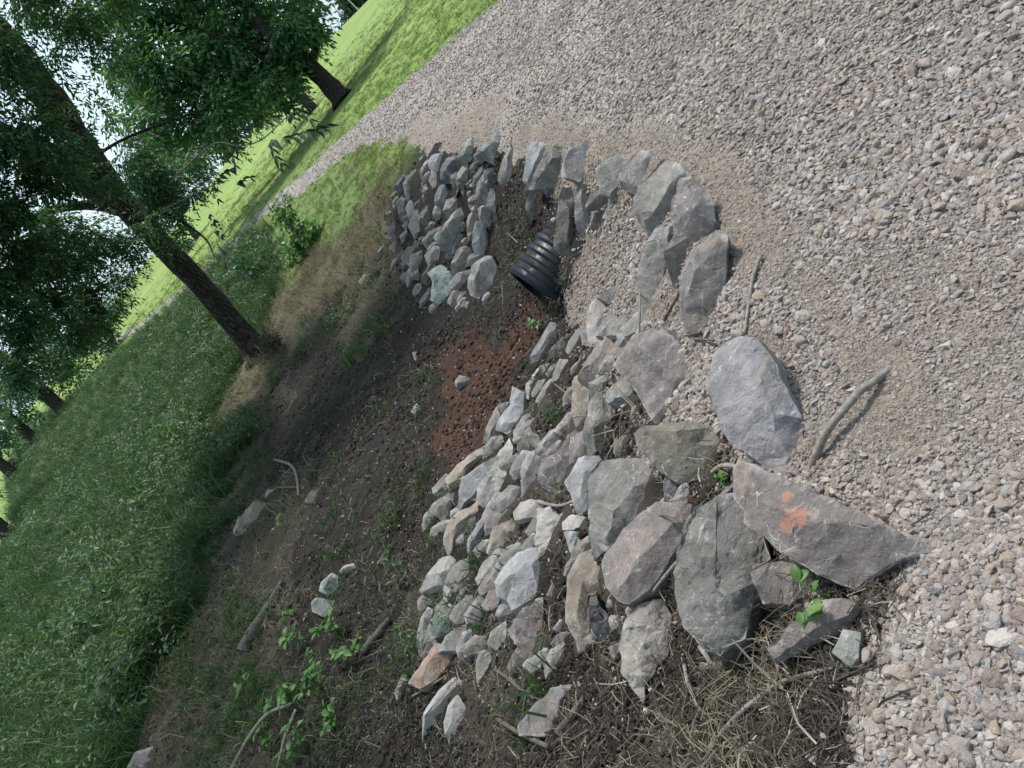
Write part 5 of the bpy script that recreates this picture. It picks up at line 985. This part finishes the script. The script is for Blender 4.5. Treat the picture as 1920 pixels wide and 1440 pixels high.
stick('stick', 'stick', 'long arched grey branch lying over soil in the lower right', [(1330, 1402, .02), (1375, 1350, .04), (1420, 1310, .05), (1465, 1280, .05), (1510, 1266, .04), (1562, 1252, .02)], [5, 5, 4.5, 4.5, 4, 2.5], M_STICK, gs)
stick('twig', 'twig', 'forked twig rising from the long arched branch', [(1466, 1278, .04), (1455, 1235, .06), (1440, 1215, .06), (1420, 1205, .05), (1412, 1175, .05)], [3, 3, 3, 2.5, 2], M_STICK, gs)
stick('branch', 'branch', 'thick dark broken branch under the oval slate slab', [(1318, 1252), (1350, 1250), (1390, 1243), (1440, 1240)], [10, 10, 10, 8], M_TWIG, gs)
stick('stick', 'stick', 'slanting grey twig against the thick broken branch', [(1312, 1212, .03), (1328, 1235, .03), (1338, 1252, .02)], [5, 5, 4], M_STICK, gs)
stick('stick', 'stick', 'pale peeled stick upright among litter', [(1283, 1246, .02), (1290, 1280, .03), (1308, 1323, .02)], [3.5, 4, 2.5], M_STICK, gs)
stick('branch', 'branch', 'brown fallen branch right of the purple stone', [(1048, 1372, .02), (1070, 1345, .03), (1098, 1308, .02)], [8, 8, 7], M_TWIG, gs)
stick('stick', 'stick', 'dark stick crossing the corner of the purple stone', [(932, 1348, .03), (975, 1375, .09), (1028, 1400, .05)], [4, 4, 4], M_TWIG, gs)
stick('stick', 'stick', 'thin brown stick above the pitted brown slab tip', [(928, 1255, .02), (950, 1270, .04), (980, 1295, .04), (1005, 1312, .02)], [3, 3.5, 3, 3], M_TWIG, gs)
stick('twig', 'twig', 'long straight twig leaning between the brown slab and oval slab', [(1200, 1140, .05), (1230, 1102, .10), (1262, 1062, .10), (1290, 1030, .06)], [3, 3, 3, 2.5], M_STICK, gs)
stick('twig', 'twig', 'fine curved vine over the upper edge of large brown slab', [(1160, 1035, .1), (1190, 1000, .12), (1230, 968, .12), (1260, 970, .12), (1290, 985, .1)], [2, 2, 1.6, 1.4, 1.2], M_TWIG, gs)
stick('stick', 'stick', 'curved root lying above the painted boulder', [(1335, 885, .02), (1355, 873, .04), (1385, 876, .05), (1420, 885, .03)], [4, 4.5, 4, 3], M_STICK, gs)
stick('twig', 'twig', 'bare black twig in front of the large brown slab', [(1122, 1022, .08), (1130, 1055, .1), (1140, 1085, .1), (1165, 1110, .09), (1190, 1140, .04)], [2, 2, 2, 2, 2], M_CHAR, gs)
stick('log', 'log', 'grey weathered log half sunk in the ditch mud', [(455, 1222), (475, 1185), (500, 1145), (530, 1090)], [13, 13, 10, 6], M_OLDWOOD, None)
stick('stick', 'stick', 'arched stalk over the weeds at the lower edge', [(435, 1440, .05), (465, 1385, .12), (500, 1340, .16), (545, 1320, .14)], [3.5, 3.5, 3, 2.5], M_STICK, gs)
stick('stick', 'stick', 'straight pale stalk right of the arched stalk', [(520, 1445, .05), (535, 1380, .12), (555, 1330, .14)], [3, 3, 2.5], M_STICK, gs)
stick('bark_strip', 'bark', 'strip of flaky grey bark lying on black soil', [(680, 1222, .02), (700, 1198, .03), (730, 1160, .02)], [6, 8, 5], M_OLDWOOD, None)
stick('twig', 'twig', 'yellowish twig lying on soil under the orange tan slab', [(762, 1312, .01), (800, 1290, .02), (838, 1266, .01)], [2, 2, 1.5], M_STRAW, gs)
stick('twig', 'twig', 'long thin stem across soil toward the orange tan slab', [(655, 1360, .01), (690, 1320, .02), (722, 1280, .01)], [1.6, 1.6, 1.2], M_STRAW, gs)
stick('twig', 'twig', 'crooked pale twig on bare soil above the tan gravelly slab', [(515, 862, .01), (545, 872, .02), (556, 895, .02), (560, 930, .01)], [2.5, 2.5, 2.2, 2], M_STICK, gs)
stick('twig', 'twig', 'bent reed beside the big five sided slab', [(1186, 570, .05), (1198, 548, .12), (1200, 590, .12), (1199, 628, .05)], [1.5, 1.5, 1.3, 1.2], M_STRAW, gs)
stick('root', 'root', 'root crossing the pale low stone', [(995, 938, .04), (1025, 945, .06), (1050, 948, .06), (1075, 940, .04)], [3, 3, 2.6, 2.4], M_STICK, gs)
stick('sapling', 'sapling', 'thin dark sapling beside the leaning trunk with curled leaves', [(428, 550, .0), (424, 510, .5), (418, 480, .9), (408, 458, 1.1)], [4, 3, 2.5, 2], M_BARK, None)
cw_ = [(1102,1117),(1116,1110),(1127,1137),(1147,1156),(1170,1181),(1164,1208),(1147,1217),(1127,1204),(1106,1177),(1102,1152)]
o = stone('d', cw_, (6, 5), None, 'black charred piece of wood between tan slab and pointed pale slab', {'lift': .5, 'rough': .9, 'grow': 1.0, 'tone': (.02, .02, .022)}, 900); o.name = 'charred_wood'; o.data.name = 'charred_wood'; o['category'] = 'wood'; o.data.materials.clear(); o.data.materials.append(M_CHAR)
